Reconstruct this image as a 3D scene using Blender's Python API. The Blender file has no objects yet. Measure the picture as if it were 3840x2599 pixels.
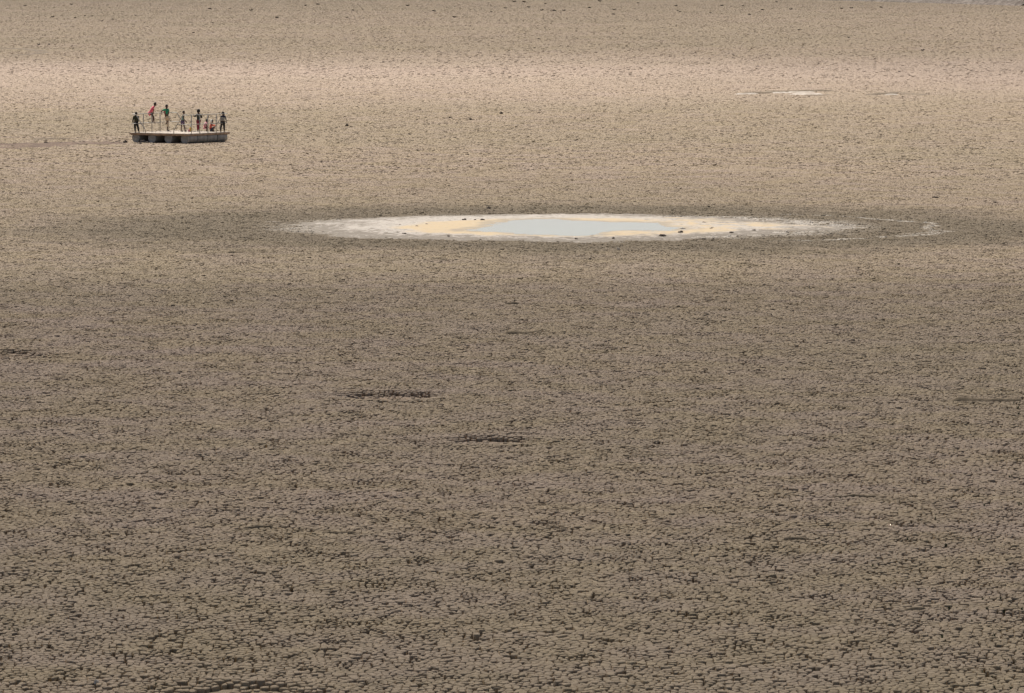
import bpy, bmesh, math, random
import numpy as np
from mathutils import Vector, Matrix
from mathutils.geometry import delaunay_2d_cdt

R = math.radians
scene = bpy.context.scene
COL = scene.collection
random.seed(7)

# ------------------------------------------------------------------ camera, sky, sun, exposure
FPX = 20000.0                     # focal length in photograph pixels
CAMH = 10.94
PITCH = math.atan((1299.5 + 175.0) / FPX)
cam_d = bpy.data.cameras.new('camera'); cam = bpy.data.objects.new('camera', cam_d); COL.objects.link(cam)
cam_d.sensor_width = 36.0; cam_d.lens = 36.0 * FPX / 3840.0
cam_d.clip_start = 1.0; cam_d.clip_end = 20000.0
cam.location = (0, 0, CAMH); cam.rotation_euler = (R(90) - PITCH, 0, 0)
scene.camera = cam

SUN_EL, SUN_AZ = 50.0, 14.0       # azimuth measured from +Y (away from the camera) towards -X
world = bpy.data.worlds.new('World'); scene.world = world; world.use_nodes = True
wn = world.node_tree; wn.nodes.clear()
wo = wn.nodes.new('ShaderNodeOutputWorld'); wb = wn.nodes.new('ShaderNodeBackground'); ws = wn.nodes.new('ShaderNodeTexSky')
ws.sky_type = 'NISHITA'; ws.sun_disc = False
ws.sun_elevation = R(SUN_EL); ws.sun_rotation = R(-SUN_AZ)
ws.altitude = 1000; ws.air_density = 1.0; ws.dust_density = 6.0; ws.ozone_density = 1.0
wb.inputs['Strength'].default_value = 0.050
wn.links.new(ws.outputs[0], wb.inputs[0]); wn.links.new(wb.outputs[0], wo.inputs[0])
sun_d = bpy.data.lights.new('sun', 'SUN'); sun = bpy.data.objects.new('sun', sun_d); COL.objects.link(sun)
sun_d.energy = 4.2; sun_d.angle = R(0.6); sun_d.color = (1.0, 0.95, 0.88)
SUNV = Vector((-math.sin(R(SUN_AZ)) * math.cos(R(SUN_EL)), math.cos(R(SUN_AZ)) * math.cos(R(SUN_EL)), math.sin(R(SUN_EL))))
sun.rotation_euler = SUNV.to_track_quat('Z', 'Y').to_euler(); sun.location = (0, 300, 400)
scene.view_settings.view_transform = 'Standard'; scene.view_settings.look = 'None'
scene.view_settings.gamma = 1.0; scene.view_settings.use_curve_mapping = False
scene.view_settings.exposure = 0.62
scene.cycles.sample_clamp_indirect = 4.0

# ------------------------------------------------------------------ pixel helpers (places things on the ground)
FV = Vector((0, math.cos(PITCH), -math.sin(PITCH))); UV = Vector((0, math.sin(PITCH), math.cos(PITCH)))
def pix(px, py, z=0.0):
    d = Vector((px - 1920.0, 0, 0)) + FV * FPX - UV * (py - 1299.5)
    t = (z - CAMH) / d.z
    return Vector((d.x * t, d.y * t, z))
def proj(x, y, z):
    rx = x; rz = z - CAMH
    dep = y * FV.y + rz * FV.z; up = y * UV.y + rz * UV.z
    return 1920 + FPX * rx / dep, 1299.5 - FPX * up / dep
def ppm(p):                         # photograph pixels per metre at a point
    return FPX / (p.y * FV.y + (p.z - CAMH) * FV.z)

# ------------------------------------------------------------------ helpers
def tag(o, label=None, cat=None, group=None, kind=None):
    if label: o['label'] = label
    if cat: o['category'] = cat
    if group: o['group'] = group
    if kind: o['kind'] = kind
    return o
def link(name, me, parent=None):
    o = bpy.data.objects.new(name, me); COL.objects.link(o)
    if parent is not None: o.parent = parent
    return o
def empty(name, loc, rz=0.0):
    o = bpy.data.objects.new(name, None); COL.objects.link(o); o.location = loc; o.rotation_euler = (0, 0, rz)
    o.empty_display_size = 0.2
    return o
def mesh_np(name, verts, faces, mats, smooth=True, attrs=None):
    """faces: list of numpy arrays (n x k)"""
    me = bpy.data.meshes.new(name)
    verts = np.asarray(verts, dtype=np.float32)
    me.vertices.add(len(verts)); me.vertices.foreach_set('co', verts.ravel())
    nl = sum(f.size for f in faces); nf = sum(len(f) for f in faces)
    me.loops.add(nl); me.polygons.add(nf)
    me.loops.foreach_set('vertex_index', np.concatenate([f.ravel() for f in faces]).astype(np.int32))
    tot = np.concatenate([np.full(len(f), f.shape[1], np.int32) for f in faces])
    st = np.concatenate([[0], np.cumsum(tot)[:-1]]).astype(np.int32)
    me.polygons.foreach_set('loop_start', st)
    me.polygons.foreach_set('use_smooth', np.full(nf, smooth, bool))
    me.update(calc_edges=True)
    if attrs:
        for k, a in attrs.items():
            at = me.attributes.new(k, 'FLOAT', 'POINT'); at.data.foreach_set('value', np.asarray(a, np.float32))
    for m in mats: me.materials.append(m)
    return me
def from_bm(name, bm, mat, parent=None, smooth=False, loc=None):
    me = bpy.data.meshes.new(name); bmesh.ops.recalc_face_normals(bm, faces=bm.faces[:]); bm.to_mesh(me); bm.free()
    for p in me.polygons: p.use_smooth = smooth
    me.materials.append(mat)
    o = link(name, me, parent)
    if loc is not None: o.location = loc
    return o
def box(bm, c, s, rot=None, bevel=0.0):
    M = Matrix.Translation(c) @ (rot.to_4x4() if rot is not None else Matrix.Identity(4)) @ Matrix.Diagonal((s[0], s[1], s[2], 1))
    g = bmesh.ops.create_cube(bm, size=1.0, matrix=M)
    if bevel > 0:
        ed = list({e for v in g['verts'] for e in v.link_edges})
        bmesh.ops.bevel(bm, geom=ed, offset=bevel, segments=1, affect='EDGES')
def tube(bm, pts, r, n=8, closed_ends=True):
    pts = [Vector(p) for p in pts]; rings = []
    for i, p in enumerate(pts):
        if i == 0: t = pts[1] - p
        elif i == len(pts) - 1: t = p - pts[i - 1]
        else: t = (pts[i + 1] - p).normalized() + (p - pts[i - 1]).normalized()
        t.normalize()
        a = Vector((0, 0, 1)) if abs(t.z) < 0.9 else Vector((0, 1, 0))
        u = t.cross(a).normalized(); v = t.cross(u)
        rr = r[i] if isinstance(r, (list, tuple)) else r
        rings.append([bm.verts.new(p + (u * math.cos(k * 2 * math.pi / n) + v * math.sin(k * 2 * math.pi / n)) * rr) for k in range(n)])
    for a, b in zip(rings, rings[1:]):
        for k in range(n): bm.faces.new((a[k], a[(k + 1) % n], b[(k + 1) % n], b[k]))
    if closed_ends: bm.faces.new(rings[0][::-1]); bm.faces.new(rings[-1])
def vnoise(x, y, seed=0):
    xi = np.floor(x).astype(np.int64); yi = np.floor(y).astype(np.int64); xf = x - xi; yf = y - yi
    def h(a, b):
        n = (a * 374761393 + b * 668265263 + seed * 974634777) & 0xffffffff
        n = ((n ^ (n >> 13)) * 1274126177) & 0xffffffff
        return ((n ^ (n >> 16)) & 0xffff) / 65535.0
    u = xf * xf * (3 - 2 * xf); v = yf * yf * (3 - 2 * yf)
    return (h(xi, yi) * (1 - u) + h(xi + 1, yi) * u) * (1 - v) + (h(xi, yi + 1) * (1 - u) + h(xi + 1, yi + 1) * u) * v
def fbm(x, y, seed=0, o=4):
    s = 0; a = 0.5
    for i in range(o): s = s + a * vnoise(x * 2 ** i, y * 2 ** i, seed + i * 17); a *= 0.5
    return s
def pnoise(x, y, per, seed=0, o=3):
    # value noise that repeats every `per` units
    s = 0; a = 0.5; f = 1
    for i in range(o):
        xx, yy, p = x * f, y * f, per * f
        xi = np.floor(xx).astype(np.int64); yi = np.floor(yy).astype(np.int64); u = xx - xi; v = yy - yi; u = u * u * (3 - 2 * u); v = v * v * (3 - 2 * v)
        def h(a_, b_):
            n = ((a_ % p) * 374761393 + (b_ % p) * 668265263 + (seed + i * 17) * 974634777) & 0xffffffff
            n = ((n ^ (n >> 13)) * 1274126177) & 0xffffffff
            return ((n ^ (n >> 16)) & 0xffff) / 65535.0
        s = s + a * ((h(xi, yi) * (1 - u) + h(xi + 1, yi) * u) * (1 - v) + (h(xi, yi + 1) * (1 - u) + h(xi + 1, yi + 1) * u) * v); a *= 0.5; f *= 2
    return s
def sstep(a, b, x):
    t = np.clip((x - a) / (b - a), 0, 1); return t * t * (3 - 2 * t)

# ------------------------------------------------------------------ materials
class NT:
    def __init__(s, name):
        s.m = bpy.data.materials.new(name); s.m.use_nodes = True; s.t = s.m.node_tree; s.t.nodes.clear()
        s.out = s.t.nodes.new('ShaderNodeOutputMaterial'); s.b = s.t.nodes.new('ShaderNodeBsdfPrincipled')
        s.t.links.new(s.b.outputs[0], s.out.inputs[0])
    def n(s, kind, **kw):
        nd = s.t.nodes.new(kind)
        for k, v in kw.items():
            if k in nd.inputs: nd.inputs[k].default_value = v
            else: setattr(nd, k, v)
        return nd
    def l(s, a, b): s.t.links.new(a, b)
    def math(s, op, a, b=None, c=None, clamp=False):
        nd = s.t.nodes.new('ShaderNodeMath'); nd.operation = op; nd.use_clamp = clamp
        for i, v in enumerate((a, b, c)):
            if v is None: continue
            if isinstance(v, (int, float)): nd.inputs[i].default_value = v
            else: s.l(v, nd.inputs[i])
        return nd.outputs[0]
    def mix(s, fac, a, b, blend='MIX'):
        nd = s.t.nodes.new('ShaderNodeMix'); nd.data_type = 'RGBA'; nd.blend_type = blend; nd.clamp_factor = True
        for i, v in ((0, fac), (6, a), (7, b)):
            if isinstance(v, (int, float)): nd.inputs[i].default_value = v
            elif isinstance(v, tuple): nd.inputs[i].default_value = (*v, 1) if len(v) == 3 else v
            else: s.l(v, nd.inputs[i])
        return nd.outputs[2]
    def noise(s, vec, scale, detail=3, rough=0.55):
        nd = s.t.nodes.new('ShaderNodeTexNoise'); nd.inputs['Scale'].default_value = scale
        nd.inputs['Detail'].default_value = detail; nd.inputs['Roughness'].default_value = rough
        s.l(vec, nd.inputs['Vector']); return nd.outputs['Fac']
    def ramp(s, v, a, b):
        nd = s.t.nodes.new('ShaderNodeMapRange'); nd.interpolation_type = 'SMOOTHSTEP'
        nd.inputs[1].default_value = a; nd.inputs[2].default_value = b; s.l(v, nd.inputs[0]); return nd.outputs[0]

def simple(name, col, rough=0.8, metal=0.0, var=0.15, scale=8.0, bump=0.0):
    t = NT(name); tc = t.n('ShaderNodeTexCoord')
    f = t.noise(tc.outputs['Object'], scale, 4)
    c = t.mix(t.ramp(f, 0.3, 0.7), tuple(x * (1 - var) for x in col), tuple(min(1, x * (1 + var)) for x in col))
    t.l(c, t.b.inputs['Base Color']); t.b.inputs['Roughness'].default_value = rough; t.b.inputs['Metallic'].default_value = metal
    if bump:
        bp = t.n('ShaderNodeBump'); bp.inputs['Distance'].default_value = bump; t.l(f, bp.inputs['Height']); t.l(bp.outputs[0], t.b.inputs['Normal'])
    return t.m

POND = pix(2190, 850)             # centre of the salt pan

def mud_material():
    t = NT('dry_mud'); g = t.n('ShaderNodeNewGeometry'); P = g.outputs['Position']
    tone = t.n('ShaderNodeAttribute', attribute_name='tone').outputs['Fac']
    pale = t.n('ShaderNodeAttribute', attribute_name='pale').outputs['Fac']
    big = t.noise(P, 0.02, 3, 0.5); mid = t.noise(P, 0.35, 4, 0.6); fine = t.noise(P, 9.0, 5, 0.65)
    c = t.mix(tone, (0.252, 0.189, 0.119), (0.370, 0.285, 0.186))
    c = t.mix(t.ramp(mid, 0.35, 0.68), c, (0.328, 0.249, 0.190))                         # faint mauve and olive patches
    c = t.mix(t.math('MULTIPLY', t.ramp(big, 0.40, 0.62), 0.4), c, (0.268, 0.214, 0.135))
    c = t.mix(t.math('MULTIPLY', t.ramp(fine, 0.45, 0.8), 0.28), c, (0.43, 0.355, 0.27))
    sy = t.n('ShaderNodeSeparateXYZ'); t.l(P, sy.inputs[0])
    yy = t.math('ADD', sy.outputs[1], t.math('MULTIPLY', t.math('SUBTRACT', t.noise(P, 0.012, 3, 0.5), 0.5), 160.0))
    sunlit_band = t.math('MULTIPLY', t.ramp(yy, 360.0, 480.0), t.math('SUBTRACT', 1.0, t.ramp(yy, 500.0, 620.0)))
    c = t.mix(t.math('MULTIPLY', sunlit_band, 0.6), c, (0.44, 0.335, 0.268))                    # pinker soil far out, with the sunlit strip's extra brightness put into the colour
    c = t.mix(pale, c, (0.30, 0.21, 0.14))
    # distance from the pan centre, with a ragged edge
    sub = t.n('ShaderNodeVectorMath', operation='SUBTRACT'); t.l(P, sub.inputs[0]); sub.inputs[1].default_value = POND
    sc = t.n('ShaderNodeVectorMath', operation='MULTIPLY'); t.l(sub.outputs[0], sc.inputs[0]); sc.inputs[1].default_value = (0.86, 1, 0)
    ln = t.n('ShaderNodeVectorMath', operation='LENGTH'); t.l(sc.outputs[0], ln.inputs[0])
    n1 = t.noise(P, 0.16, 4, 0.6); n2 = t.noise(P, 1.4, 5, 0.7)
    r = t.math('ADD', ln.outputs['Value'], t.math('MULTIPLY', t.math('SUBTRACT', n1, 0.5), 16.0))
    damp = t.math('SUBTRACT', 1.0, t.ramp(r, 14.0, 24.0))
    c = t.mix(t.math('MULTIPLY', damp, 0.85), c, (0.165, 0.130, 0.085))
    r2 = t.math('ADD', ln.outputs['Value'], t.math('MULTIPLY', t.math('SUBTRACT', n1, 0.5), 5.0))
    salt = t.math('MULTIPLY', t.math('SUBTRACT', 1.0, t.ramp(r2, 8.4, 11.0)), t.ramp(n2, 0.42, 0.52))
    # broken salt line standing outside the pan on its right
    ring = t.math('SUBTRACT', 1.0, t.ramp(t.math('ABSOLUTE', t.math('SUBTRACT', r2, 12.2)), 0.05, 0.35))
    sx = t.n('ShaderNodeSeparateXYZ'); t.l(sub.outputs[0], sx.inputs[0])
    ring = t.math('MULTIPLY', ring, t.math('MULTIPLY', t.ramp(sx.outputs[0], 6.0, 10.0), t.ramp(n2, 0.46, 0.56)))
    salt = t.math('MAXIMUM', salt, ring)
    c = t.mix(t.math('MULTIPLY', salt, 0.85), c, (0.58, 0.52, 0.45))
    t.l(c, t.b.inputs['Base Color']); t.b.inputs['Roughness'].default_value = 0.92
    t.b.inputs['Specular IOR Level'].default_value = 0.15
    return t.m
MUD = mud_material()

# ------------------------------------------------------------------ ground sheet to the horizon
gp = []
NG = 40
def grid_mesh(x0, x1, y0, y1, nx, ny, zf, mats, attrs_f=None):
    X, Y = np.meshgrid(np.linspace(x0, x1, nx), np.linspace(y0, y1, ny)); X = X.ravel(); Y = Y.ravel(); Z = zf(X, Y)
    i = np.arange(nx * ny).reshape(ny, nx)
    f = np.stack([i[:-1, :-1].ravel(), i[:-1, 1:].ravel(), i[1:, 1:].ravel(), i[1:, :-1].ravel()], 1)
    return mesh_np('grid', np.stack([X, Y, Z], 1), [f], mats, True, attrs_f(X, Y) if attrs_f else None), X, Y, Z
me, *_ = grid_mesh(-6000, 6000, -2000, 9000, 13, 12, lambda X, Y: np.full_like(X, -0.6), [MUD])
bed = link('lake_bed', me); tag(bed, kind='structure')

# ------------------------------------------------------------------ cracked mud: real plates, in seamless 8 m squares
T = 8.0; PHI = 0.5; CP, SP = math.cos(PHI), math.sin(PHI)       # the squares lie turned, so their joints never line up with the view
AS = 0.56                                              # plates are longer away from the shore than along it
BW = 0.55
def metric(x, y): return x * CP - y * SP, (x * SP + y * CP) * AS
def throw(seed, fixed=None):
    """irregular plate centres in one square that repeats without a seam"""
    r = random.Random(seed); C = 0.1; n = int(T / C); cells = {}; out = []
    def near(x, y, d2):
        ci, cj = int(x / C), int(y / C)
        for a in (-2, -1, 0, 1, 2):
            for b in (-2, -1, 0, 1, 2):
                for (qx, qy, q2) in cells.get(((ci + a) % n, (cj + b) % n), ()):
                    dx = x - qx; dy = y - qy
                    if dx > 4: dx -= T
                    elif dx < -4: dx += T
                    if dy > 4: dy -= T
                    elif dy < -4: dy += T
                    u = dx * CP - dy * SP; v = (dx * SP + dy * CP) * AS
                    if u * u + v * v < (d2 + q2) * 0.5: return True
        return False
    def put(x, y, d2): cells.setdefault((int(x / C) % n, int(y / C) % n), []).append((x, y, d2)); out.append((x, y, d2))
    if fixed:
        for x, y, d2 in fixed: put(x, y, d2)
    miss = 0
    while miss < 220:
        x, y = r.random() * T, r.random() * T
        if fixed and min(x, T - x, y, T - y) < BW: continue
        d = 0.072 + 0.050 * r.random() ** 2 + 0.012 * math.sin(x * 2.4 + seed) * math.sin(y * 2.9)
        d2 = d * d
        if near(x, y, d2): miss += 1
        else: put(x, y, d2); miss = 0
    return out
BASE = [p for p in throw(999) if min(p[0], T - p[0], p[1], T - p[1]) < BW]
def plates(seed, mod=None, ox=0.0, oy=0.0):
    """one square of plates: returns per-plate geometry arrays"""
    S = np.array([(p[0], p[1]) for p in throw(seed, BASE)])
    n0 = len(S); m = 0.6; ext = [S]
    for dx in (-1, 0, 1):
        for dy in (-1, 0, 1):
            if dx or dy:
                Q = S + np.array([dx, dy]) * T
                ext.append(Q[(Q[:, 0] > -m) & (Q[:, 0] < T + m) & (Q[:, 1] > -m) & (Q[:, 1] < T + m)])
    A = np.concatenate(ext)
    vo, _, fo, ov, _, _ = delaunay_2d_cdt([Vector(metric(p[0], p[1])) for p in A.tolist()], [], [], 0, 1e-6)
    V = np.array([v[:] for v in vo]); idx = np.array([o[0] for o in ov]); F = np.array([f for f in fo if len(f) == 3])
    a, b, c = V[F[:, 0]], V[F[:, 1]], V[F[:, 2]]
    d = 2 * (a[:, 0] * (b[:, 1] - c[:, 1]) + b[:, 0] * (c[:, 1] - a[:, 1]) + c[:, 0] * (a[:, 1] - b[:, 1]))
    d = np.where(np.abs(d) < 1e-12, 1e-12, d)
    a2, b2, c2 = (a ** 2).sum(1), (b ** 2).sum(1), (c ** 2).sum(1)
    cc = np.stack([(a2 * (b[:, 1] - c[:, 1]) + b2 * (c[:, 1] - a[:, 1]) + c2 * (a[:, 1] - b[:, 1])) / d,
                   (a2 * (c[:, 0] - b[:, 0]) + b2 * (a[:, 0] - c[:, 0]) + c2 * (b[:, 0] - a[:, 0])) / d], 1)
    cc = np.stack([cc[:, 0] * CP + cc[:, 1] / AS * SP, -cc[:, 0] * SP + cc[:, 1] / AS * CP], 1); rs = np.random.RandomState(seed + 5000)
    nt = len(cc)
    gap = 0.005 + 0.006 * rs.rand(nt)
    u = rs.rand(nt); gap = np.where(u < 0.17, 0.028 + 0.036 * rs.rand(nt) ** 1.3, gap)
    # long cracks: borders of a coarse pattern, only some of them open
    kc = np.random.RandomState(seed + 77); CS = kc.rand(250, 2) * T
    CS = np.concatenate([CS + np.array([i, j]) * T for i in (-1, 0, 1) for j in (-1, 0, 1)])
    mu, mv = metric(cc[:, 0], cc[:, 1]); cu, cv = metric(CS[:, 0], CS[:, 1])
    D = np.hypot(mu[:, None] - cu[None], (mv[:, None] - cv[None]) * 0.75); oi = np.argsort(D, 1)[:, :2]
    d1 = np.take_along_axis(D, oi, 1); key = (np.minimum(oi[:, 0], oi[:, 1]) * 7919 + np.maximum(oi[:, 0], oi[:, 1]) * 104729) % 1000 / 1000.0
    lw = (d1[:, 1] - d1[:, 0] < 0.070) & (key < 0.36)
    gap = np.where(lw, gap + 0.014 + 0.034 * (key / 0.36) ** 1.5, gap)
    # pairs (plate, junction) sorted round each plate
    orig = idx[F]; site = orig.ravel(); tri = np.repeat(np.arange(nt), 3); keep = site < n0
    site, tri = site[keep], tri[keep]
    vec = cc[tri] - S[site]; ang = np.arctan2(vec[:, 1], vec[:, 0]); o = np.lexsort((ang, site)); site, tri = site[o], tri[o]
    cnt = np.bincount(site, minlength=n0); ok = cnt >= 3
    dist = np.maximum(np.linalg.norm(cc[tri] - S[site], axis=1), 1e-6)
    pull = np.minimum(gap[tri] / dist, 0.66)
    P = cc[tri] + (S[site] - cc[tri]) * pull[:, None]
    hr = np.random.RandomState(seed + 31)
    H = hr.randn(n0) * 0.0022; TX = hr.randn(n0) * 0.035; TY = hr.randn(n0) * 0.025; TONE = hr.rand(n0); PALE = np.zeros(n0)
    # low waves inside the square, fading to its edge
    e = np.minimum(np.minimum(S[:, 0], T - S[:, 0]), np.minimum(S[:, 1], T - S[:, 1]))
    wv = sstep(0.3, 1.6, e); H += ((1 - wv) * pnoise(S[:, 0], S[:, 1], 8, 3) + wv * pnoise(S[:, 0], S[:, 1], 8, seed) - 0.44) * 0.024
    up = hr.rand(n0) < 0.05; H = np.where(up, H + 0.008 + 0.020 * hr.rand(n0) ** 1.5, H)
    low = hr.rand(n0) < 0.03; H = np.where(low, H - 0.03, H)
    ok = ok & ~(hr.rand(n0) < 0.014)
    if mod is not None:
        dz, rem, pl = mod(S[:, 0] + ox, S[:, 1] + oy, hr); H = H + dz; ok = ok & ~rem; PALE = pl
    DOME = 0.009 + 0.007 * hr.rand(n0)
    return dict(S=S, P=P, site=site, cnt=cnt, ok=ok, H=H, TX=TX, TY=TY, TONE=TONE, DOME=DOME, PALE=PALE)
RINGS = ((0.60, -0.10, 0), (0.88, -0.45, 0), (1.0, -1.6, 0), (0.94, 0, -0.10))    # radius factor, dome factor, absolute depth
def plate_mesh(name, D, sel, origin=(0.0, 0.0), floor=None):
    """joins the selected plates in one mesh"""
    S, P, site = D['S'], D['P'], D['site']
    keep = sel[site]; si = site[keep]; Pk = P[keep]
    ids = np.nonzero(sel)[0]; remap = -np.ones(len(S), int); remap[ids] = np.arange(len(ids)); ps = remap[si]
    cnt = D['cnt'][ids]; start = np.concatenate([[0], np.cumsum(cnt)[:-1]]); K = len(ps); npl = len(ids)
    k = np.arange(K) - start[ps]; nxt = start[ps] + (k + 1) % cnt[ps]
    dome = D['DOME'][ids]; H = D['H'][ids]; C = S[ids]
    vs = [np.stack([C[:, 0], C[:, 1], H + dome * 0.15], 1)]
    off = Pk - C[ps]
    for f, df, ab in RINGS:
        xy = C[ps] + off * f
        z = (H[ps] + dome[ps] * df + off[:, 0] * f * D['TX'][si] + off[:, 1] * f * D['TY'][si]) if ab == 0 else np.minimum(H[ps] - 0.15, -0.16)
        vs.append(np.stack([xy[:, 0], xy[:, 1], z], 1))
    V = np.concatenate(vs); V[:, 0] -= origin[0]; V[:, 1] -= origin[1]
    base = [npl + i * K for i in range(len(RINGS))]; i0 = np.arange(K)
    tris = np.stack([ps, base[0] + i0, base[0] + nxt], 1); quads = []
    for a, b in zip(base, base[1:]): quads.append(np.stack([a + i0, b + i0, b + nxt, a + nxt], 1))
    tone = np.concatenate([D['TONE'][ids]] + [D['TONE'][si]] * len(RINGS)); pale = np.concatenate([D['PALE'][ids]] + [D['PALE'][si]] * len(RINGS))
    faces = [tris] + quads
    if floor is not None:
        fx, fy, fz, fp = floor; nfl = fx.shape[0]; b0 = len(V)
        V = np.concatenate([V, np.stack([fx.ravel() - origin[0], fy.ravel() - origin[1], fz.ravel()], 1)])
        tone = np.concatenate([tone, np.full(fx.size, 0.3)]); pale = np.concatenate([pale, fp.ravel()])
        g = np.arange(fx.size).reshape(fx.shape) + b0
        faces.append(np.stack([g[:-1, :-1].ravel(), g[:-1, 1:].ravel(), g[1:, 1:].ravel(), g[1:, :-1].ravel()], 1))
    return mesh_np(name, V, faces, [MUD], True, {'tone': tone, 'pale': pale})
def flat_floor(n=2, zf=None):
    X, Y = np.meshgrid(np.linspace(0, T, n), np.linspace(0, T, n))
    return X, Y
tiles = bpy.data.collections.new('mud_tiles')       # holds the squares; not linked, only instanced below
def add_tile(me):
    o = bpy.data.objects.new('mud_tile_%03d' % len(tiles.objects), me); tiles.objects.link(o); return len(tiles.objects) - 1
NBASE = 5
fX, fY = flat_floor()
for s in range(NBASE):
    D = plates(100 + s)
    add_tile(plate_mesh('mud_tile', D, D['ok'], floor=(fX, fY, np.full_like(fX, -0.16), np.zeros_like(fX))))

# pits: centre pixel, width in pixels, depth in metres, paleness of the floor
PITS = []
LATTICE = (4.0, 5.8)
for px, py, wpx, dep, pl in ((1465, 1482, 450, 0.09, 1.0), (1845, 1652, 400, 0.085, 0.15), (30, 1325, 420, 0.085, 0.9), (880, 2592, 640, 0.085, 1.0)):
    c = pix(px, py); PITS.append((c.x, c.y, wpx / ppm(c) / 2, dep, pl))
def pit_field(X, Y):
    dz = np.zeros_like(X); q = np.full_like(X, 9.0); pl = np.zeros_like(X)
    for cx, cy, r, dep, p in PITS:
        d = np.hypot(X - cx, Y - cy) / r + (fbm(X * 1.3, Y * 1.3, 5) - 0.47) * 0.5
        dz = dz - dep * (1 - sstep(0.45, 0.95, d)) + 0.02 * np.exp(-((d - 1.08) / 0.14) ** 2)
        q = np.minimum(q, d); pl = np.maximum(pl, p * (1 - sstep(0.35, 0.55, d)))
    return dz, q, pl
def pit_mod(X, Y, r):
    dz, q, pl = pit_field(X, Y)
    return dz, (q < 0.68) & (r.rand(len(X)) < 0.5), pl * 0.35
LX, LY = LATTICE
def to_world(x, y, ij):                # square-local -> world
    a = x + ij[0] * T; b = y + ij[1] * T
    return LX + a * CP - b * SP, LY + a * SP + b * CP
def cell_of(x, y, lx, ly):
    a = (x - lx) * CP + (y - ly) * SP; b = -(x - lx) * SP + (y - ly) * CP
    return int(math.floor(a / T)), int(math.floor(b / T))
def special(lx, ly):
    u = {}
    for cx, cy, r, dep, p in PITS:
        for k in range(48):
            for q in (0.4, 0.8, 1.2):
                x = cx + r * q * math.cos(k * math.pi / 24); y = cy + r * q * math.sin(k * math.pi / 24)
                if proj(x, y, 0)[1] < 2640: u[cell_of(x, y, lx, ly)] = 'pit'
    for px in range(0, 3841, 60):
        for py in (2565, 2596):
            c = pix(px, py); u.setdefault(cell_of(c.x, c.y, lx, ly), 'near')
    return u
def pit_floor(ij):
    X, Y = np.meshgrid(np.linspace(0, T, 61), np.linspace(0, T, 61)); WX, WY = to_world(X, Y, ij)
    dz, q, pl = pit_field(WX, WY)
    z = -0.16 + np.where(q < 0.9, dz * (q < 0.9) + (0.16 - 0.036) * (1 - sstep(0.62, 0.86, q)) + 0.075 * (fbm(WX * 5, WY * 3, 9, 5) - 0.5) * (q < 0.7), 0)
    return X, Y, z, pl * sstep(0.40, 0.56, fbm(WX * 2.2, WY * 0.9, 19))
uniq = special(LX, LY)
near = []; lat = {}
for ij in sorted(uniq):
    wxy = lambda x, y: to_world(x, y, ij)
    D = plates(300 + ij[0] * 13 + ij[1] * 131, lambda X, Y, r: pit_mod(*to_world(X, Y, ij), r))
    wx, wy = to_world(D['S'][:, 0], D['S'][:, 1], ij)
    px, py = proj(wx, wy, D['H'])
    for k in np.nonzero(D['ok'] & (px > 0) & (px < 3840) & (py < 2596) & (py > 2500))[0]: near.append((py[k], ij, k))
    lat[ij] = D
near.sort(reverse=True); near = near[:300]
for ij, D in lat.items():
    ks = [k for _, t, k in near if t == ij]
    for k in ks:
        s1 = np.zeros(len(D['S']), bool); s1[k] = True; c = D['S'][k]
        o = link('mud_plate', plate_mesh('mud_plate', D, s1, origin=(c[0], c[1])), bed)
        w = to_world(c[0], c[1], ij); o.location = (w[0], w[1], 0); o.rotation_euler = (0, 0, PHI)
    sel = D['ok'].copy(); sel[ks] = False
    fl = pit_floor(ij) if uniq[ij] == 'pit' else (fX, fY, np.full_like(fX, -0.16), np.zeros_like(fX))
    uniq[ij] = add_tile(plate_mesh('mud_tile', D, sel, floor=fl))
# every square the picture can see, with a margin on both sides
pts, ids, scl = [], [], []; rt = np.random.RandomState(4)
taken = []                                             # coarser mud farther out: (scale, set of squares)
def square(i, j, k): 
    a, b = i * T * k, j * T * k; return LX + a * CP - b * SP, LY + a * SP + b * CP
for k, y0 in ((2.3, 470.0), (1.5, 262.0), (1.0, 0.0)):
    rng = int(1500 / (T * k)); prev = {}; cells = set()
    for j in range(-rng, rng):
        for i in range(-rng, rng):
            cx, cy = square(i + 0.5, j + 0.5, k)
            if cy < 70 or cy < y0 or cy > 1335 or abs(cx) > cy * 0.098 + 14: continue
            if taken:
                free = False
                for q in range(25):
                    x, y = square(i + (q % 5) / 4.0, j + (q // 5) / 4.0, k)
                    inside = False
                    for k2, c2 in taken:
                        a = (x - LX) * CP + (y - LY) * SP; b = -(x - LX) * SP + (y - LY) * CP
                        if (int(math.floor(a / (T * k2))), int(math.floor(b / (T * k2)))) in c2: inside = True; break
                    if not inside: free = True; break
                if not free: continue
            if k == 1.0 and (i, j) in uniq: v = uniq[(i, j)]
            else:
                v = rt.randint(NBASE)
                while v in (prev.get((i - 1, j)), prev.get((i, j - 1))): v = rt.randint(NBASE)
            prev[(i, j)] = v; cells.add((i, j)); w = square(i, j, k); pts.append((w[0], w[1], 0.0 if k == 1 else -0.004)); ids.append(v); scl.append(k)
    taken.append((k, cells))
pm = bpy.data.meshes.new('mud_plates'); pm.from_pydata(pts, [], [])
at = pm.attributes.new('square', 'INT', 'POINT'); at.data.foreach_set('value', ids); a2 = pm.attributes.new('size', 'FLOAT', 'POINT'); a2.data.foreach_set('value', scl); pm.materials.append(MUD)
cm = link('mud_plates', pm, bed); tag(cm, kind='stuff')
ng = bpy.data.node_groups.new('lay_plates', 'GeometryNodeTree')
ng.interface.new_socket('Geometry', in_out='INPUT', socket_type='NodeSocketGeometry'); ng.interface.new_socket('Geometry', in_out='OUTPUT', socket_type='NodeSocketGeometry')
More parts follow.
